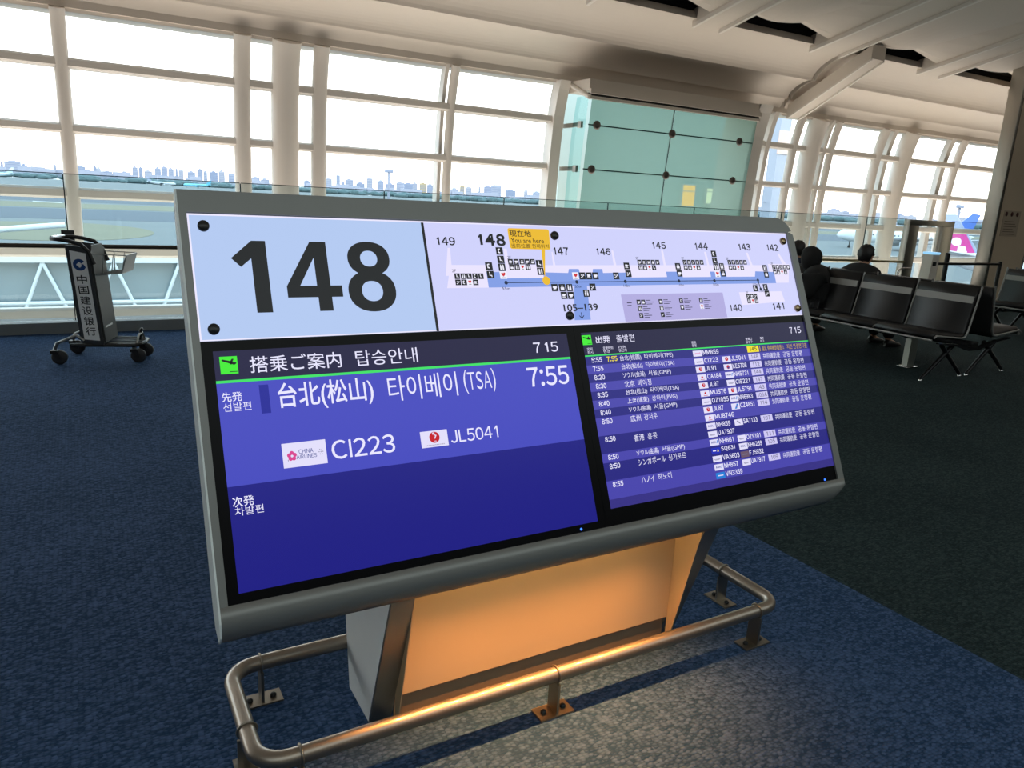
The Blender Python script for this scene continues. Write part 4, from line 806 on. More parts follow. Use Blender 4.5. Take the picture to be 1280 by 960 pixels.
# wire basket hung on the front of the board
bk = tpart('basket', MB().prism([(0.445, 0.735), (0.451, 0.735), (0.492, 0.875), (0.486, 0.875)], 'y', -0.15, 0.15), M_plate)
for v in (-0.155, 0.155):
    mb = MB(); 
    for za, zb in ((0.88, 0.875), (0.72, 0.735)): mb.tube([(side_u(za) + 0.18, v, za), (0.488 if za > 0.8 else 0.445, v, zb)], 0.004, 6)
    for t in (0.3, 0.62, 1.0): mb.tube([(side_u(0.88) + 0.18 + t * (0.488 - side_u(0.88) - 0.18), v, 0.878), (side_u(0.72) + 0.18 + t * (0.445 - side_u(0.72) - 0.18), v, 0.728)], 0.0035, 6)
    tpart('side_wires', mb, M_wire, bk)
mb = MB()
for v in (-0.15, -0.075, 0, 0.075, 0.15): mb.tube([(side_u(0.70) + 0.18, v, 0.71), (0.447, v, 0.735)], 0.0035, 6)
mb.tube([(0.488, -0.155, 0.876), (0.488, 0.155, 0.876)], 0.004, 6); mb.tube([(0.446, -0.155, 0.733), (0.446, 0.155, 0.733)], 0.004, 6); tpart('floor_wires', mb, M_wire, bk)
# platform
mb = MB(); mb.tube([(0.03, -0.17, 0.15), (0.50, -0.15, 0.15), (0.54, -0.11, 0.15), (0.55, 0, 0.15), (0.54, 0.11, 0.15), (0.50, 0.15, 0.15), (0.03, 0.17, 0.15)], 0.015, 10); pf = tpart('platform', mb, M_darkmetal)
for v in (-0.09, 0.0, 0.09): tpart('rung', MB().tube([(0.2, v, 0.156), (0.54, v, 0.156)], 0.009, 8), M_wire, pf)
tpart('toe_bar', MB().tube([(0.50, 0.02, 0.155), (0.515, 0.02, 0.25), (0.53, 0.02, 0.26)], 0.012, 8), M_darkmetal, pf)
tpart('toe_bar', MB().tube([(0.51, -0.13, 0.155), (0.515, -0.05, 0.22), (0.515, 0.05, 0.22), (0.51, 0.13, 0.155)], 0.009, 8), M_wire, pf)
def caster(u, v, curved):
    p = MB()
    if curved: p.tube([(0.14, v * 0.9, 0.19), (0.09, v * 0.95, 0.235), (0.02, v, 0.20), (-0.05, v, 0.17), (-0.07, v, 0.12)], 0.014, 10)
    else: p.tube([(u, v, 0.15), (u, v, 0.10)], 0.014, 10)
    c = tpart('caster', p, M_wire)
    m_ = MB(); uu = -0.07 if curved else u
    m_.box(uu - 0.028, uu + 0.028, v - 0.028, v + 0.028, 0.09, 0.115)
    m_.prism([(uu - 0.02, 0.1), (uu + 0.03, 0.1), (uu + 0.045, 0.05), (uu + 0.02, 0.045)], 'y', v - 0.028, v - 0.023); m_.prism([(uu - 0.02, 0.1), (uu + 0.03, 0.1), (uu + 0.045, 0.05), (uu + 0.02, 0.045)], 'y', v + 0.023, v + 0.028)
    tpart('fork', m_, M_dark, c)
    tpart('wheel', MB().lathe([(0.02, -0.02), (0.05, -0.02), (0.058, -0.012), (0.058, 0.012), (0.05, 0.02), (0.02, 0.02)], (uu + 0.03, v, 0.059), (0, 1, 0), 18), M_tyre, c)
caster(0, -0.21, True); caster(0, 0.2, True); caster(0.49, -0.12, False); caster(0.49, 0.12, False)

# ------------------------------------------------------------------ benches: back-to-back rows along the window direction
M_lea = mat('black_vinyl', (0.012, 0.012, 0.013, 1), 0.42, spec=0.4); M_stripe = mat('grey_vinyl_stripe', S(150, 150, 146), 0.5); M_pipe = mat('seat_edge_grey', S(150, 150, 148), 0.4, 0.4); M_leg = mat('bench_leg_black', (0.02, 0.02, 0.022, 1), 0.35, 0.7); M_alu = mat('bench_aluminium', S(176, 178, 170), 0.4, 0.7)
def seat_profile():
    """(x forward, z) centre line of one moulded seat shell"""
    return [(0.63, 0.405), (0.60, 0.425), (0.40, 0.405), (0.18, 0.385), (0.125, 0.395), (0.095, 0.45), (0.06, 0.60), (0.02, 0.78), (0.0, 0.875)]
def shell(y0, y1, a, b, th, off=0.0):
    pr = seat_profile()[a:b]; rings = []
    n_ = len(pr); nr = []
    for i in range(n_):
        p, q = pr[max(i - 1, 0)], pr[min(i + 1, n_ - 1)]; dx, dz = q[0] - p[0], q[1] - p[1]; L_ = math.hypot(dx, dz); nr.append((dz / L_, -dx / L_))
    up = [(p[0] + n2[0] * (th + off), p[1] + n2[1] * (th + off)) for p, n2 in zip(pr, nr)]; dn = [(p[0] + n2[0] * off, p[1] + n2[1] * off) for p, n2 in zip(pr, nr)]
    sec = up + dn[::-1]
    m_ = MB(); e_ = 0.012
    def ins(s_): 
        cx_ = [( (u_[0] + d_[0]) / 2, (u_[1] + d_[1]) / 2) for u_, d_ in zip(up, dn)]; c_ = cx_ + cx_[::-1]
        return [(c0[0] + (p0[0] - c0[0]) * s_, c0[1] + (p0[1] - c0[1]) * s_) for p0, c0 in zip(sec, c_)]
    rings = [[(x, y, z) for x, z in ins(s_)] for y, s_ in ((y0, 0.35), (y0 + e_, 1.0), (y1 - e_, 1.0), (y1, 0.35))]
    m_.loft(rings, 0, True); return m_
def bench_row(root, face, seats, pitch, y_first):
    """face: +1 looks towards +x of the bench, -1 towards -x"""
    def place(m_):
        if face < 0: m_.v = [(-x, y, z) for x, y, z in m_.v]; m_.f = [f[::-1] for f in m_.f]
        m_.v = [(x + face * 0.10, y, z) for x, y, z in m_.v]; return m_
    for i in range(seats):
        ya = y_first + i * pitch + 0.015; yb_ = ya + pitch - 0.03
        s_ = obj('seat', place(shell(ya, yb_, 0, 5, 0.055)), M_lea, root)
        obj('backrest', place(shell(ya + 0.005, yb_ - 0.005, 4, 9, 0.05)), M_lea, root)
        st = place(shell(ya + 0.02, yb_ - 0.02, 7, 9, 0.006, 0.0505)); 
        lo_, hi_ = 0.735, 0.80
        m_ = MB(); xz = lambda z: 0.02 + (0.78 - z) * 0.222 if z < 0.78 else 0.02 - (z - 0.78) * 0.21
        m_.raw([(xz(z) + d + 0.035, y, z) for d in (0.0, 0.0205) for y, z in ((ya + 0.012, lo_), (yb_ - 0.012, lo_), (yb_ - 0.012, hi_), (ya + 0.012, hi_))], [(0, 1, 2, 3), (7, 6, 5, 4), (0, 4, 5, 1), (1, 5, 6, 2), (2, 6, 7, 3), (3, 7, 4, 0)])
        fix_normals(obj('stripe', place(m_), M_stripe, root))
    for i in range(seats + 1):
        y = y_first + i * pitch
        pr = seat_profile(); pts_ = [(x + 0.012, y, z + 0.022) for x, z in pr]; 
        obj('side_rail', place(MB().tube(pts_, 0.010, 6)), M_pipe, root)
    m_ = MB().tube([(0.655, y_first + 0.01, 0.405), (0.655, y_first + seats * pitch - 0.01, 0.405)], 0.011, 8); obj('front_rail', place(m_), M_pipe, root)
def make_bench(name, label, loc, seats=5, pitch=0.63):
    root = thing(name, label, 'bench', loc, 0, group='back-to-back waiting benches')
    bench_row(root, 1, seats, pitch, 0.0); bench_row(root, -1, seats, pitch, 0.0)
    obj('beam', MB().bbox(-0.06, 0.06, 0.02, seats * pitch - 0.02, 0.29, 0.35, 0.01), M_leg, root)
    for i in range(seats + 1):
        y = min(max(i * pitch, 0.03), seats * pitch - 0.03)
        m_ = MB(); m_.prism([(-0.62, 0.372), (-0.30, 0.345), (-0.1, 0.31), (0.1, 0.31), (0.30, 0.345), (0.62, 0.372), (0.62, 0.36), (0.3, 0.325), (0.1, 0.27), (-0.1, 0.27), (-0.3, 0.325), (-0.62, 0.36)], 'y', y - 0.015, y + 0.015); obj('cross_arm', fixw(m_), M_leg, root)
    for y in (0.08, seats * pitch - 0.08):
        for sx_ in (-1, 1):
            for (xa_, xb_) in ((0.26, 0.70), (0.46, 0.06)):
                lg = obj('leg', MB().tube([(sx_ * xa_, y, 0.33), (sx_ * xb_, y, 0.02)], [0.022, 0.017], 8), M_leg, root)
                obj('foot_glide', MB().lathe([(0.02, 0), (0.02, 0.012), (0.012, 0.02), (0, 0.02)], (sx_ * xb_, y, 0.0005), n=10), M_chrome, lg)
    for y in (0.55,):
        po = obj('post', MB().box(-0.24, -0.12, y - 0.03, y + 0.03, 0.012, 0.30), M_alu, root)
        obj('base_plate', MB().bbox(-0.27, -0.09, y - 0.06, y + 0.06, 0.0005, 0.0115, 0.003), M_chrome, po)
    return root
def fixw(m_): return m_
b1 = make_bench('waiting_bench', 'back-to-back black waiting bench with grey stripes and people on it', (7.56, 3.98, 0))
b2 = copy_tree(b1); b2.location = (11.45, 2.62, 0); b2['label'] = 'black waiting bench with grey stripes standing before the big pillar'

# ------------------------------------------------------------------ people
M_skin = mat('skin', S(196, 150, 122), 0.55); M_hair = mat('black_hair', (0.008, 0.007, 0.007, 1), 0.5, noise=0.4, nscale=60, bump=0.6, bscale=90)
M_coat = mat('black_coat', (0.008, 0.008, 0.009, 1), 0.85); M_navy_c = mat('navy_jacket', (0.010, 0.014, 0.035, 1), 0.8); M_trs = mat('dark_trousers', (0.012, 0.012, 0.014, 1), 0.85); M_shoe = mat('black_shoe', (0.015, 0.014, 0.013, 1), 0.4)
def skinned(name, verts, edges, m_, parent, sub=2):
    me = bpy.data.meshes.new(name); me.from_pydata([v[0] for v in verts], edges, []); o = bpy.data.objects.new(name, me); COL.objects.link(o); o.parent = parent
    md = o.modifiers.new('skin', 'SKIN'); md.use_smooth_shade = True
    if not me.skin_vertices: bpy.context.view_layer.update()
    for i, v in enumerate(verts):
        r = v[1]; me.skin_vertices[0].data[i].radius = r if isinstance(r, tuple) else (r, r)
        me.skin_vertices[0].data[i].use_root = (i == 0)
    s_ = o.modifiers.new('sub', 'SUBSURF'); s_.levels = sub; s_.render_levels = sub
    me.materials.append(m_); return o
def seated(name, label, loc, rz, coat, hood=False, lean=0.0, head_turn=0.0, scale=1.0, spread=0.2):
    root = thing(name, label, 'person', loc, rz, None); root.scale = (scale,) * 3
    # body: +x is forward, feet on z = 0, hips on the seat
    V = []; E = []
    def v(p, r, par=None):
        V.append((p, r)); i = len(V) - 1
        if par is not None: E.append((par, i))
        return i
    L = lean
    pel = v((0.20, 0, 0.52), (0.15, 0.13)); bel = v((0.17 + L * 0.2, 0, 0.66), (0.125, 0.15), pel); che = v((0.14 + L * 0.5, 0, 0.83), (0.125, 0.17), bel); shc = v((0.13 + L * 0.75, 0, 0.96), (0.085, 0.13), che)
    nk = v((0.14 + L * 0.95, 0, 1.045), 0.055, shc); hb = v((0.155 + L * 1.15, 0, 1.10), (0.075, 0.07), nk); hm = v((0.165 + L * 1.3, 0, 1.175), (0.098, 0.078), hb); ht = v((0.155 + L * 1.35, 0, 1.245), (0.07, 0.06), hm)
    ns = v((0.262 + L * 1.3, 0, 1.155), 0.012, hm)
    J = {}
    for s_ in (-1, 1):
        sh = v((0.12 + L * 0.7, s_ * spread, 0.945), 0.065, shc); el = v((0.20 + L * 0.4, s_ * (spread + 0.05), 0.70), 0.047, sh); wr = v((0.42 + L * 0.2, s_ * 0.15, 0.655), 0.030, el)
        pm = v((0.49 + L * 0.2, s_ * 0.125, 0.655), (0.024, 0.034), wr)
        for j, (dy, ln) in enumerate(((-0.030, 0.062), (-0.010, 0.075), (0.010, 0.070), (0.030, 0.055))):
            k1 = v((0.52 + L * 0.2, s_ * 0.125 + dy, 0.652), 0.0095, pm); k2 = v((0.52 + ln * 0.6 + L * 0.2, s_ * 0.122 + dy, 0.640), 0.0085, k1); v((0.52 + ln + L * 0.2, s_ * 0.120 + dy, 0.618), 0.0075, k2)
        t1 = v((0.47 + L * 0.2, s_ * 0.125 - s_ * 0.040, 0.655), 0.010, pm); v((0.51 + L * 0.2, s_ * 0.125 - s_ * 0.062, 0.648), 0.009, t1)
        hp = v((0.26, s_ * 0.10, 0.51), 0.09, pel); kn = v((0.66, s_ * 0.12, 0.515), 0.065, hp); cf = v((0.68, s_ * 0.12, 0.30), 0.055, kn); an = v((0.66, s_ * 0.12, 0.085), 0.038, cf); v((0.80, s_ * 0.13, 0.035), 0.032, an)
        J[s_] = (sh, el, wr, hp, kn, cf, an)
    body = skinned('body', V, E, M_skin, root)
    g = lambda i: V[i][0]
    # clothing
    cv = [(g(pel), (0.20, 0.18)), (g(bel), (0.18, 0.21)), (g(che), (0.19, 0.235)), ((g(shc)[0], 0, 0.965), (0.15, 0.19)), ((g(nk)[0], 0, 1.075), (0.082, 0.088))]; ce = [(0, 1), (1, 2), (2, 3), (3, 4)]
    for s_ in (-1, 1):
        k_ = len(cv); sh, el, wr = (g(J[s_][q]) for q in (0, 1, 2)); cv += [(sh, 0.118), (el, 0.085), ((wr[0] - 0.03, wr[1], wr[2]), 0.060)]; ce += [(3, k_), (k_, k_ + 1), (k_ + 1, k_ + 2)]
    skinned('jacket', cv, ce, coat, root)
    tv = [((0.22, 0, 0.50), (0.17, 0.15))]; te = []
    for s_ in (-1, 1):
        k_ = len(tv); hp, kn, cf, an = (g(J[s_][q]) for q in (3, 4, 5, 6)); tv += [(hp, 0.125), (kn, 0.095), (cf, 0.082), ((an[0], an[1], 0.10), 0.072)]; te += [(0, k_), (k_, k_ + 1), (k_ + 1, k_ + 2), (k_ + 2, k_ + 3)]
    skinned('trousers', tv, te, M_trs, root)
    for s_ in (-1, 1):
        m_ = MB(); rings = []
        for x, w_, h2 in ((0.605, 0.03, 0.06), (0.63, 0.042, 0.105), (0.70, 0.046, 0.095), (0.78, 0.05, 0.07), (0.85, 0.045, 0.055), (0.885, 0.02, 0.035)):
            rings.append([(x, s_ * 0.13 + w_ * math.cos(a), max(0.001, h2 * 0.5 + h2 * 0.5 * math.sin(a))) for a in [2 * math.pi * q / 12 for q in range(12)]])
        obj('shoe', m_.loft(rings, 0, True), M_shoe, root)
    hx, hz_ = g(hm)[0], 1.18
    rot = Matrix.Rotation(head_turn, 3, 'Z')
    if hood:
        m_ = MB(); b_ = bmesh.new(); bmesh.ops.create_uvsphere(b_, u_segments=20, v_segments=14, radius=1)
        for q in b_.verts:
            x, y, z = q.co; back = max(0, -x)
            q.co = Vector((hx - 0.015 + x * 0.135 - 0.02 * back, y * 0.118, 1.165 + z * (0.145 if z > 0 else 0.19)))
        bmesh.ops.delete(b_, geom=[q for q in b_.verts if q.co.x > hx + 0.095 and abs(q.co.y) < 0.06 and 1.06 < q.co.z < 1.22], context='VERTS')
        m_.bm(b_, 0, True); h_o = obj('hood', m_, coat, root); s2 = h_o.modifiers.new('thick', 'SOLIDIFY'); s2.thickness = 0.012; s2.offset = -1
    else:
        m_ = MB(); b_ = bmesh.new(); bmesh.ops.create_uvsphere(b_, u_segments=28, v_segments=20, radius=1)
        rnd = random.Random(3)
        for q in b_.verts:
            x, y, z = q.co; n_ = 1 + 0.05 * math.sin(9 * x + 4 * z) * math.cos(8 * y) + rnd.uniform(-0.02, 0.02)
            q.co = Vector((hx - 0.012 + x * 0.113 * n_, y * 0.098 * n_, 1.185 + z * 0.122 * n_))
        bmesh.ops.delete(b_, geom=[q for q in b_.verts if (q.co.x > hx + 0.055 and q.co.z < 1.235) or q.co.z < 1.085 or (q.co.x > hx + 0.0 and q.co.z < 1.16)], context='VERTS')
        m_.bm(b_, 0, True); h_o = obj('hair', m_, M_hair, root); s2 = h_o.modifiers.new('thick', 'SOLIDIFY'); s2.thickness = 0.012; s2.offset = -1
        for s_ in (-1, 1): obj('ear', MB().ball((hx - 0.005, s_ * 0.085, 1.16), 0.03, 0, 10, (0.6, 0.35, 1.0)), M_skin, root)
    for s_ in (-1, 1): obj('eye', MB().ball((hx + 0.083, s_ * 0.032, 1.178), 0.0115, 0, 10), M_dark, root)
    obj('mouth', MB().ball((hx + 0.082, 0, 1.108), 0.022, 0, 10, (0.4, 1.0, 0.25)), mat('lips', S(150, 90, 84), 0.5), root)
    return root
seated('person', 'person in dark jacket with short black hair sitting back turned by the window rail', (7.68, 5.56, 0), math.radians(-8), M_coat, False, 0.02, 0.0, 0.905)
seated('person', 'person in a black hooded coat slumped on the bench seat by the sign', (7.46, 5.60, 0), math.radians(118), M_coat, True, 0.16, 0.0, 0.86, 0.25)
seated('person', 'person in a navy jacket half hidden behind the right edge of the sign', (7.68, 6.48, 0), math.radians(4), M_navy_c, False, 0.02, 0.0, 0.885, 0.2)

# ------------------------------------------------------------------ outside: apron, aircraft, city
M_apron = mat('apron_concrete', S(100, 105, 105), 0.9, noise=0.08, nscale=0.05); M_taxi = mat('taxiway_asphalt', S(76, 84, 92), 0.9, noise=0.06, nscale=0.03); M_grass = mat('winter_grass', S(110, 108, 88), 0.95, noise=0.12, nscale=0.08); M_line = mat('paint_white', S(190, 190, 186), 0.8)
M_water = mat('bay_water', S(66, 96, 110), 0.25)
G0 = -8.0
ap = MB().box(-3000, 6000, 11, 1150, G0 - 1, G0); o = obj('apron_ground', ap, M_apron); o['kind'] = 'structure'
ap = MB().box(-3000, 6000, 1150, 5500, G0 - 1.2, G0 - 0.2); o = obj('bay_water', ap, M_water); o['kind'] = 'structure'
def ellipse_patch(name, cx, cy, rx, ry, m_, h_, lab, ang=0):
    mb = MB(); mb.prism([(cx + rx * math.cos(t) * math.cos(ang) - ry * math.sin(t) * math.sin(ang), cy + rx * math.cos(t) * math.sin(ang) + ry * math.sin(t) * math.cos(ang)) for t in [2 * math.pi * i / 40 for i in range(40)]], 'z', G0 + 0.0005, G0 + h_); o = obj(name, mb, m_); o['kind'] = 'structure'; return o
def strip(name, pts, m_, h_=0.02):
    mb = MB().prism(pts, 'z', G0 + 0.0005, G0 + h_); o = obj(name, mb, m_); o['kind'] = 'structure'; return o
strip('taxiway', [(-400, 186), (700, 186), (700, 240), (-400, 240)], M_taxi, 0.03)
strip('taxiway_far', [(-600, 300), (900, 300), (900, 340), (-600, 340)], M_taxi, 0.03)
strip('grass_verge', [(-500, 246), (800, 246), (800, 285), (-500, 285)], M_grass, 0.04)
strip('grass_island_left', [(-90, 132), (-6, 132), (0, 150), (-6, 172), (-90, 176)], M_grass, 0.04)
ellipse_patch('grass_island', -4, 150, 16, 24, M_grass, 0.045, '')
ellipse_patch('grass_island_right', 42, 150, 22, 24, M_grass, 0.045, '')
strip('taxi_line', [(-120, 352), (18.4, 349), (18.4, 354), (-120, 358)], M_line, 0.06)
strip('taxi_line_near', [(-11.3, 288), (-3.1, 284), (-3.1, 288), (-11.3, 292)], M_line, 0.06)

def airliner(name, label, loc, rz, scale=1.0, body=S(205, 214, 220), tail=S(60, 110, 190), fin=None):
    Mb = mat(name + '_paint', body, 0.35); Mt = mat(name + '_tail', tail, 0.35); Me = mat(name + '_engine', S(140, 146, 152), 0.4, 0.5); Mw = mat(name + '_window', S(50, 60, 72), 0.3)
    root = thing(name, label, 'aircraft', loc, rz); root.scale = (scale,) * 3
    prof = [(0.05, 0), (0.9, 0.6), (1.5, 1.8), (1.9, 3.5), (2.0, 6), (2.0, 24), (1.8, 28), (1.2, 33), (0.5, 37), (0.1, 38)]
    m_ = MB(); rings = []
    for r, h2 in prof:
        zc = 3.9 + (0.0 if h2 < 24 else (h2 - 24) * 0.085) - (0.25 if h2 < 1 else 0)
        rings.append([(19 - h2, r * math.cos(a), zc + r * math.sin(a)) for a in [2 * math.pi * i / 20 for i in range(20)]])
    obj('fuselage', m_.loft(rings, 0, True), Mb, root)
    for s_ in (-1, 1):
        m_ = MB(); m_.loft([[(4.0, s_ * 1.5, 3.0), (-3.0, s_ * 1.5, 2.9), (-3.0, s_ * 1.5, 3.3), (4.0, s_ * 1.5, 3.5)], [(-4.5, s_ * 17, 4.4), (-6.5, s_ * 17, 4.4), (-6.5, s_ * 17, 4.5), (-4.5, s_ * 17, 4.55)]], 0, False); fix_normals(obj('wing', m_, Me, root))
        m_ = MB().lathe([(0.7, 0), (1.0, 0.4), (1.05, 1.5), (0.8, 3.2), (0.3, 4.0)], (2.5, s_ * 5.8, 2.1), (-1, 0, 0), 14); obj('engine', m_, Mb, root)
        m_ = MB(); m_.loft([[(-14, s_ * 0.5, 5.4), (-17.5, s_ * 0.5, 5.4), (-17.5, s_ * 0.5, 5.6), (-14, s_ * 0.5, 5.6)], [(-17, s_ * 6.2, 6.0), (-18.8, s_ * 6.2, 6.0), (-18.8, s_ * 6.2, 6.1), (-17, s_ * 6.2, 6.1)]], 0, False); fix_normals(obj('tailplane', m_, Mb, root))
        m_ = MB()
        for i in range(26): m_.box(12 - i * 1.0, 12.35 - i * 1.0, s_ * 2.005 - 0.02, s_ * 2.005 + 0.02, 4.1, 4.5)
        obj('cabin_windows', m_, Mw, root)
        obj('main_gear', MB().tube([(-1, s_ * 2.6, 3.0), (-1, s_ * 2.6, 0.5)], 0.18, 8).lathe([(0.5, -0.35), (0.5, 0.35), (0.1, 0.36)], (-1, s_ * 2.6, 0.5), (0, 1, 0), 14), M_dark, root)
    m_ = MB().prism(fin or [(-11.5, 5.8), (-17.6, 5.4), (-19.6, 11.6), (-17.4, 11.8)], 'y', -0.18, 0.18); fix_normals(obj('tail_fin', m_, Mt, root))
    obj('nose_gear', MB().tube([(15, 0, 2.5), (15, 0, 0.4)], 0.14, 8).lathe([(0.4, -0.25), (0.4, 0.25), (0.1, 0.26)], (15, 0, 0.4), (0, 1, 0), 12), M_dark, root)
    return root
airliner('airliner', 'white airliner with pale tail far out at the left edge beyond the post', (-72, 985, G0), math.radians(188), 1.0, S(190, 214, 222), S(190, 206, 216))
airliner('airliner', 'white airliner parked far out just above the left end of the sign', (92, 1000, G0), math.radians(12), 0.85, S(200, 208, 214), S(150, 160, 180))
airliner('airliner', 'pale cyan airliner parked far out behind the upper left sign corner', (128, 975, G0), math.radians(170), 0.8, S(120, 190, 210), S(90, 170, 200))
airliner('airliner', 'white and blue airliner parked beyond the window behind the seated people', (213.5, 139.3, G0), math.radians(140), 1.0, S(216, 224, 230), S(70, 110, 190))
airliner('airliner', 'distant airliner whose tail rises over the glass gate', (350, 230, G0), math.radians(20), 1.0, S(190, 200, 210), S(150, 158, 185))
airliner('airliner', 'distant airliner whose tail rises right of the glass gate', (270, 158, G0), math.radians(30), 0.85, S(190, 200, 210), S(140, 155, 190))
pk = airliner('airliner', 'white airliner with white letters on its fuchsia tail seen right of the gate', (102.8, 40.3, G0), math.radians(-63), 1.0, S(224, 222, 230), S(150, 162, 188), [(-14.0, 5.7), (-17.4, 5.4), (-18.8, 10.2), (-17.2, 10.3)])
M_fu = mat('fuchsia_paint', S(200, 60, 140), 0.4)
m_ = MB().prism([(-14.4, 5.75), (-17.35, 5.5), (-18.05, 8.0), (-15.75, 8.0)], 'y', -0.20, 0.20); fix_normals(obj('fuchsia_band', m_, M_fu, pk))
m_ = MB()
for i, ch in enumerate('pea'): put_text(m_, ch, -18.0 + i * 0.80, -16.9 + i * 0.80, 7.5 - i * 0.98, 8.55 - i * 0.98 + (0.2 if i == 0 else -0.05), lambda x, z: (x, -0.215, z), 0, 0.05)
obj('airline_writing', m_, mat('letter_white', S(240, 240, 244), 0.4), pk)

# city skyline across the bay
SKYL = [(-121, 1896, 5, 24), (-116, 2147, 33, 28), (-105, 2398, 14, 23), (-28, 1900, 4, 24), (-75, 2149, 25, 18), (24, 2400, 21, 28), (31, 1900, 9, 18), (51, 2149, 7, 28), (66, 2399, 11, 26), (69, 1899, 18, 17), (116, 2147, 21, 18), (155, 2395, 14, 34), (134, 1895, 8, 29), (168, 2143, 18, 24), (212, 2391, 16, 35), (181, 1891, 13, 33), (220, 2139, 13, 33), (260, 2386, 6, 36), (215, 1888, 10, 29), (267, 2133, 19, 28), (321, 2378, 13, 38), (265, 1881, 8, 29), (320, 2126, 19, 31), (378, 2370, 17, 37), (320, 1873, 14, 27), (421, 2108, 20, 23), (495, 2348, 25, 21), (484, 1837, 15, 21), (601, 2064, 19, 31), (698, 2296, 12, 45), (564, 1814, 7, 23), (654, 2048, 21, 32), (761, 2276, 26, 25), (623, 1795, 15, 35), (733, 2021, 17, 33), (845, 2247, 27, 28), (691, 1770, 19, 29), (803, 1994, 24, 30), (915, 2219, 15, 34), (742, 1749, 17, 30), (858, 1971, 18, 30), (1026, 2170, 25, 24), (829, 1709, 12, 29), (954, 1927, 18, 29), (1095, 2136, 6, 33), (885, 1681, 20, 31), (1022, 1892, 29, 37), (1180, 2090, 32, 29), (967, 1636, 10, 27), (1121, 1835, 25, 26), (1899, 1468, 32, 23), (1518, 1142, 17, 18), (1791, 1190, 18, 18), (2015, 1304, 26, 16)]
M_city_haze = [mat('city_%d' % i, S(*c), 0.8, noise=0.12, nscale=0.15) for i, c in enumerate([(146, 151, 166), (156, 159, 170), (136, 144, 162), (166, 166, 172), (150, 156, 170)])]  # distance haze is mixed into these pale blue-grey colours
M_cream_b = mat('city_cream', S(170, 154, 122), 0.8); M_cw = mat('city_window', S(120, 128, 148), 0.4)
zones = [(-1e9, -0.012, 'left of the lone post'), (-0.012, 0.185, 'right of the lone post'), (0.185, 0.30, 'behind the left columns'), (0.30, 0.455, 'right of the left columns'), (0.455, 0.70, 'just left of the green glass'), (0.70, 9, 'near the gate')]
ordn = ['first', 'second', 'third', 'fourth', 'fifth', 'sixth', 'seventh', 'eighth', 'ninth', 'tenth', 'eleventh', 'twelfth', 'thirteenth', 'fourteenth', 'fifteenth', 'sixteenth', 'seventeenth', 'eighteenth', 'nineteenth', 'twentieth', 'twenty-first', 'twenty-second', 'twenty-third']
cnt = {}
for i, (x, y, w_, h2) in enumerate(sorted(SKYL, key=lambda t: t[0] / t[1])):
    zn = next(z_[2] for z_ in zones if z_[0] <= x / y < z_[1]); cnt[zn] = cnt.get(zn, 0) + 1
    kind = 'tall slim tower' if w_ < 10 else 'broad block' if w_ > 20 else 'mid-sized block'
    ang = math.atan2(x, y)
    root = thing('skyline_building', 'hazy %s, %s on the skyline %s' % (kind, ordn[cnt[zn] - 1], zn), 'building', (x, y, G0 - 0.2), -ang, 'hazy buildings on the skyline')
    hh = h2 + 0.0; dpt = max(10, w_ * 0.7); mm = M_cream_b if (x, y) == (829, 1709) or (x, y) == (742, 1749) else M_city_haze[i % 5]
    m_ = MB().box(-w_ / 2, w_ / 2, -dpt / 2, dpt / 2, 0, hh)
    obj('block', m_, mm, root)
    m_ = MB().box(-w_ * 0.25, w_ * 0.2, -dpt * 0.3, dpt * 0.3, hh + 0.001, hh + 1.6 + (i % 3)); obj('roof_house', m_, mm, root)
    m_ = MB()
    for f_ in range(2, int(hh / 3.4)):
        m_.box(-w_ * 0.42, w_ * 0.42, -dpt / 2 - 0.12, -dpt / 2 - 0.02, f_ * 3.4, f_ * 3.4 + 1.3)
    if m_.v: obj('window_bands', m_, M_cw, root)
# low city mass and trees along the far shore: nobody could count them
rnd = random.Random(11)
m_ = MB()
for i in range(420):
    a = -0.35 + 1.75 * rnd.random(); r = 1500 + 500 * rnd.random(); h2 = 8 + 9 * rnd.random() ** 2; w_ = 6 + 14 * rnd.random()
    x, y = r * math.sin(a), r * math.cos(a); m_.box(x - w_, x + w_, y - 6, y + 6, G0 - 0.2, G0 + h2)
o = obj('low_city_mass', m_, M_city_haze[1]); tag(o, 'hazy mass of low buildings along the far shore', 'buildings'); o['kind'] = 'stuff'
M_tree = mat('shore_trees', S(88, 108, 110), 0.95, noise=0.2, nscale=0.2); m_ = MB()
for i in range(700):
    a = -0.35 + 1.75 * rnd.random(); r = 1170 + 160 * rnd.random(); h2 = 4.0 + 4.5 * rnd.random(); w_ = 6 + 8 * rnd.random()
    x, y = r * math.sin(a), r * math.cos(a)
    b_ = bmesh.new(); bmesh.ops.create_icosphere(b_, subdivisions=1, radius=1.0)
    m_.bm(b_, 0, True, Matrix.Translation((x, y, G0 + h2 * 0.4)) @ Matrix.Diagonal((w_, w_, h2 * 0.6, 1)))
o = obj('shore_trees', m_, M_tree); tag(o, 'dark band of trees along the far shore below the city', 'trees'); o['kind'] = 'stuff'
def mast(name, label, x, y, top):
    root = thing(name, label, 'mast', (x, y, G0)); H_ = top - G0
    obj('pole', MB().tube([(x, y, G0), (x, y, top)], [0.8, 0.6], 8), M_city_haze[0], root, (x, y, G0))
    obj('lamp_head', MB().bbox(x - 2.2, x + 2.2, y - 0.8, y + 0.8, top - 0.6, top + 1.0, 0.2), M_city_haze[2], root, (x, y, G0))
    obj('arm', MB().tube([(x, y, top - 3), (x + 3.0, y, top - 2.2)], 0.25, 6), M_city_haze[0], root, (x, y, G0))
mast('floodlight_mast', 'floodlight mast on the apron seen between the column group and the green glass', 147.2, 393.4, 11.0)
mast('floodlight_mast', 'floodlight mast on the apron seen right of the gate', 362.9, 211.5, 8.0)
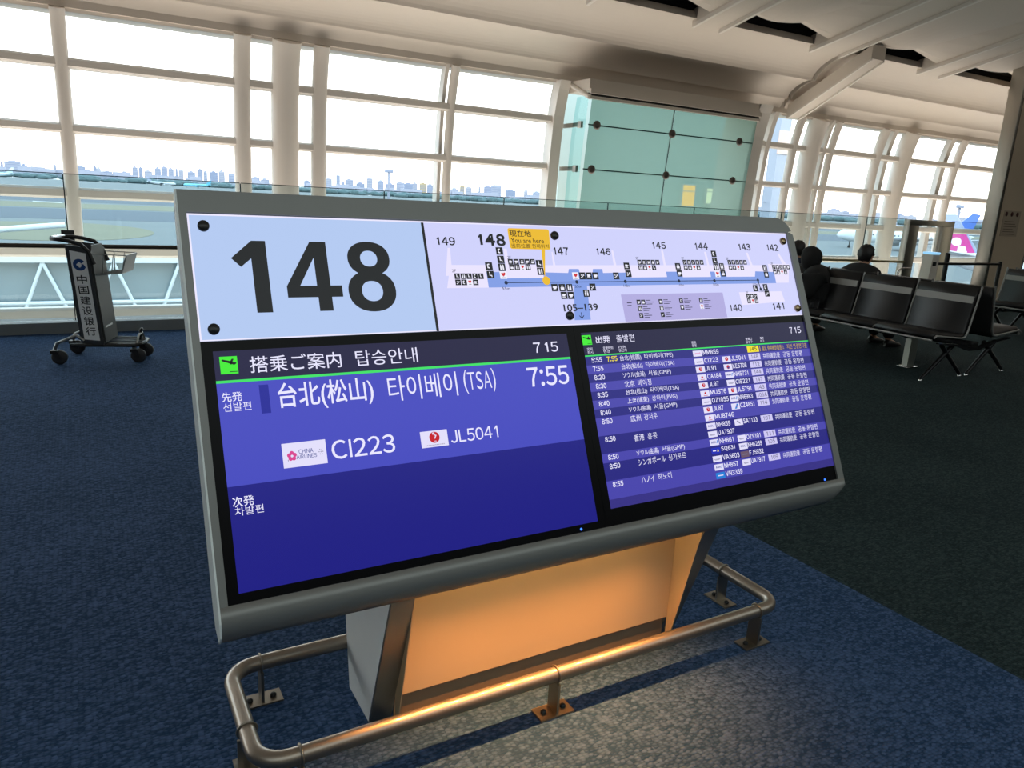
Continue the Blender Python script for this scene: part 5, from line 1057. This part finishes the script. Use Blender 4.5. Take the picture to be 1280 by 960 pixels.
# blue grey steel service tower close outside the right window
M_tow = mat('tower_blue_grey', S(150, 158, 170), 0.6); tw = thing('service_tower', 'tall blue grey lift tower outside between the green glass and first thick right column', 'tower', (111.5, 99.8, G0))
tl_ = (111.5, 99.8, G0)
obj('shaft', MB().box(110.2, 112.9, 98.8, 100.8, G0, 19.5), M_tow, tw, tl_)
obj('head_panel', MB().box(110.0, 113.1, 98.6, 98.79, 11.5, 15.5), mat('tower_peach', S(200, 176, 164), 0.6), tw, tl_)
for x in (108.2, 109.3): obj('side_mast', MB().tube([(x, 100, G0), (x, 100, 6.0)], 0.14, 6), M_tow, tw, tl_)
m_ = MB()
for z in range(-6, 6, 3): m_.tube([(108.2, 100, z), (110.2, 100, z)], 0.10, 6)
obj('cross_ties', m_, M_tow, tw, tl_)
# fixed boarding bridge and its white lattice below the left window
M_bw = mat('bridge_white', S(216, 222, 224), 0.5); M_bg = mat('bridge_glass', S(134, 148, 152), 0.2); M_bgrey = mat('bridge_grey', S(120, 140, 150), 0.6)
br = thing('boarding_bridge', 'white lattice boarding bridge below the left window behind the luggage trolley', 'boarding bridge', (-4, 30, G0)); bl = (-4, 30, G0)
obj('floor_deck', MB().box(-16, 7, 28, 31, -4.2, -3.9), M_bw, br, bl); obj('roof', MB().box(-16, 7, 28, 31, -1.3, -1.05), M_bw, br, bl); obj('glazing', MB().box(-16, 7, 28.4, 28.45, -3.88, -1.32), M_bg, br, bl)
m_ = MB()
for i in range(12):
    x = -16 + i * 2; m_.tube([(x, 28.1, -3.9), (x + 1, 28.1, -1.3)], 0.06, 6); m_.tube([(x + 1, 28.1, -1.3), (x + 2, 28.1, -3.9)], 0.06, 6)
m_.tube([(-16, 28.1, -2.6), (7, 28.1, -2.6)], 0.07, 6); obj('lattice', m_, M_bw, br, bl)
for x in (-10, -2, 5): obj('support', MB().tube([(x, 29.5, G0), (x, 29.5, -4.2)], 0.25, 10), M_bgrey, br, bl)
br = thing('service_walkway', 'lower white railed service walkway in front of the boarding bridge', 'walkway', (0, 22, G0)); bl = (0, 22, G0)
obj('deck', MB().box(-12, 6, 21, 23, -3.9, -3.7), M_bw, br, bl)
m_ = MB()
for i in range(19): m_.tube([(-12 + i, 21.1, -3.7), (-12 + i, 21.1, -2.75)], 0.025, 6)
for z in (-2.75, -3.2): m_.tube([(-12, 21.1, z), (6, 21.1, z)], 0.03, 6)
obj('railing', m_, M_bw, br, bl)
for x in (-9, -3, 3): obj('support', MB().tube([(x, 22, G0), (x, 22, -3.9)], 0.15, 8), M_bgrey, br, bl)
tag(obj('roof_pipe', MB().tube([(-9, 40, -1.75), (-0.4, 40, -0.80)], 0.13, 10), M_bw, off=(-4, 40, -1.2)), 'white sloping pipe outside left of the lone window post', 'pipe')
tag(obj('roof_pipe', MB().tube([(1.2, 40, -2.75), (4.6, 40, -2.15)], 0.28, 10), M_bw, off=(3, 40, -2.4)), 'thick white sloping pipe outside right of the trolley basket', 'pipe')
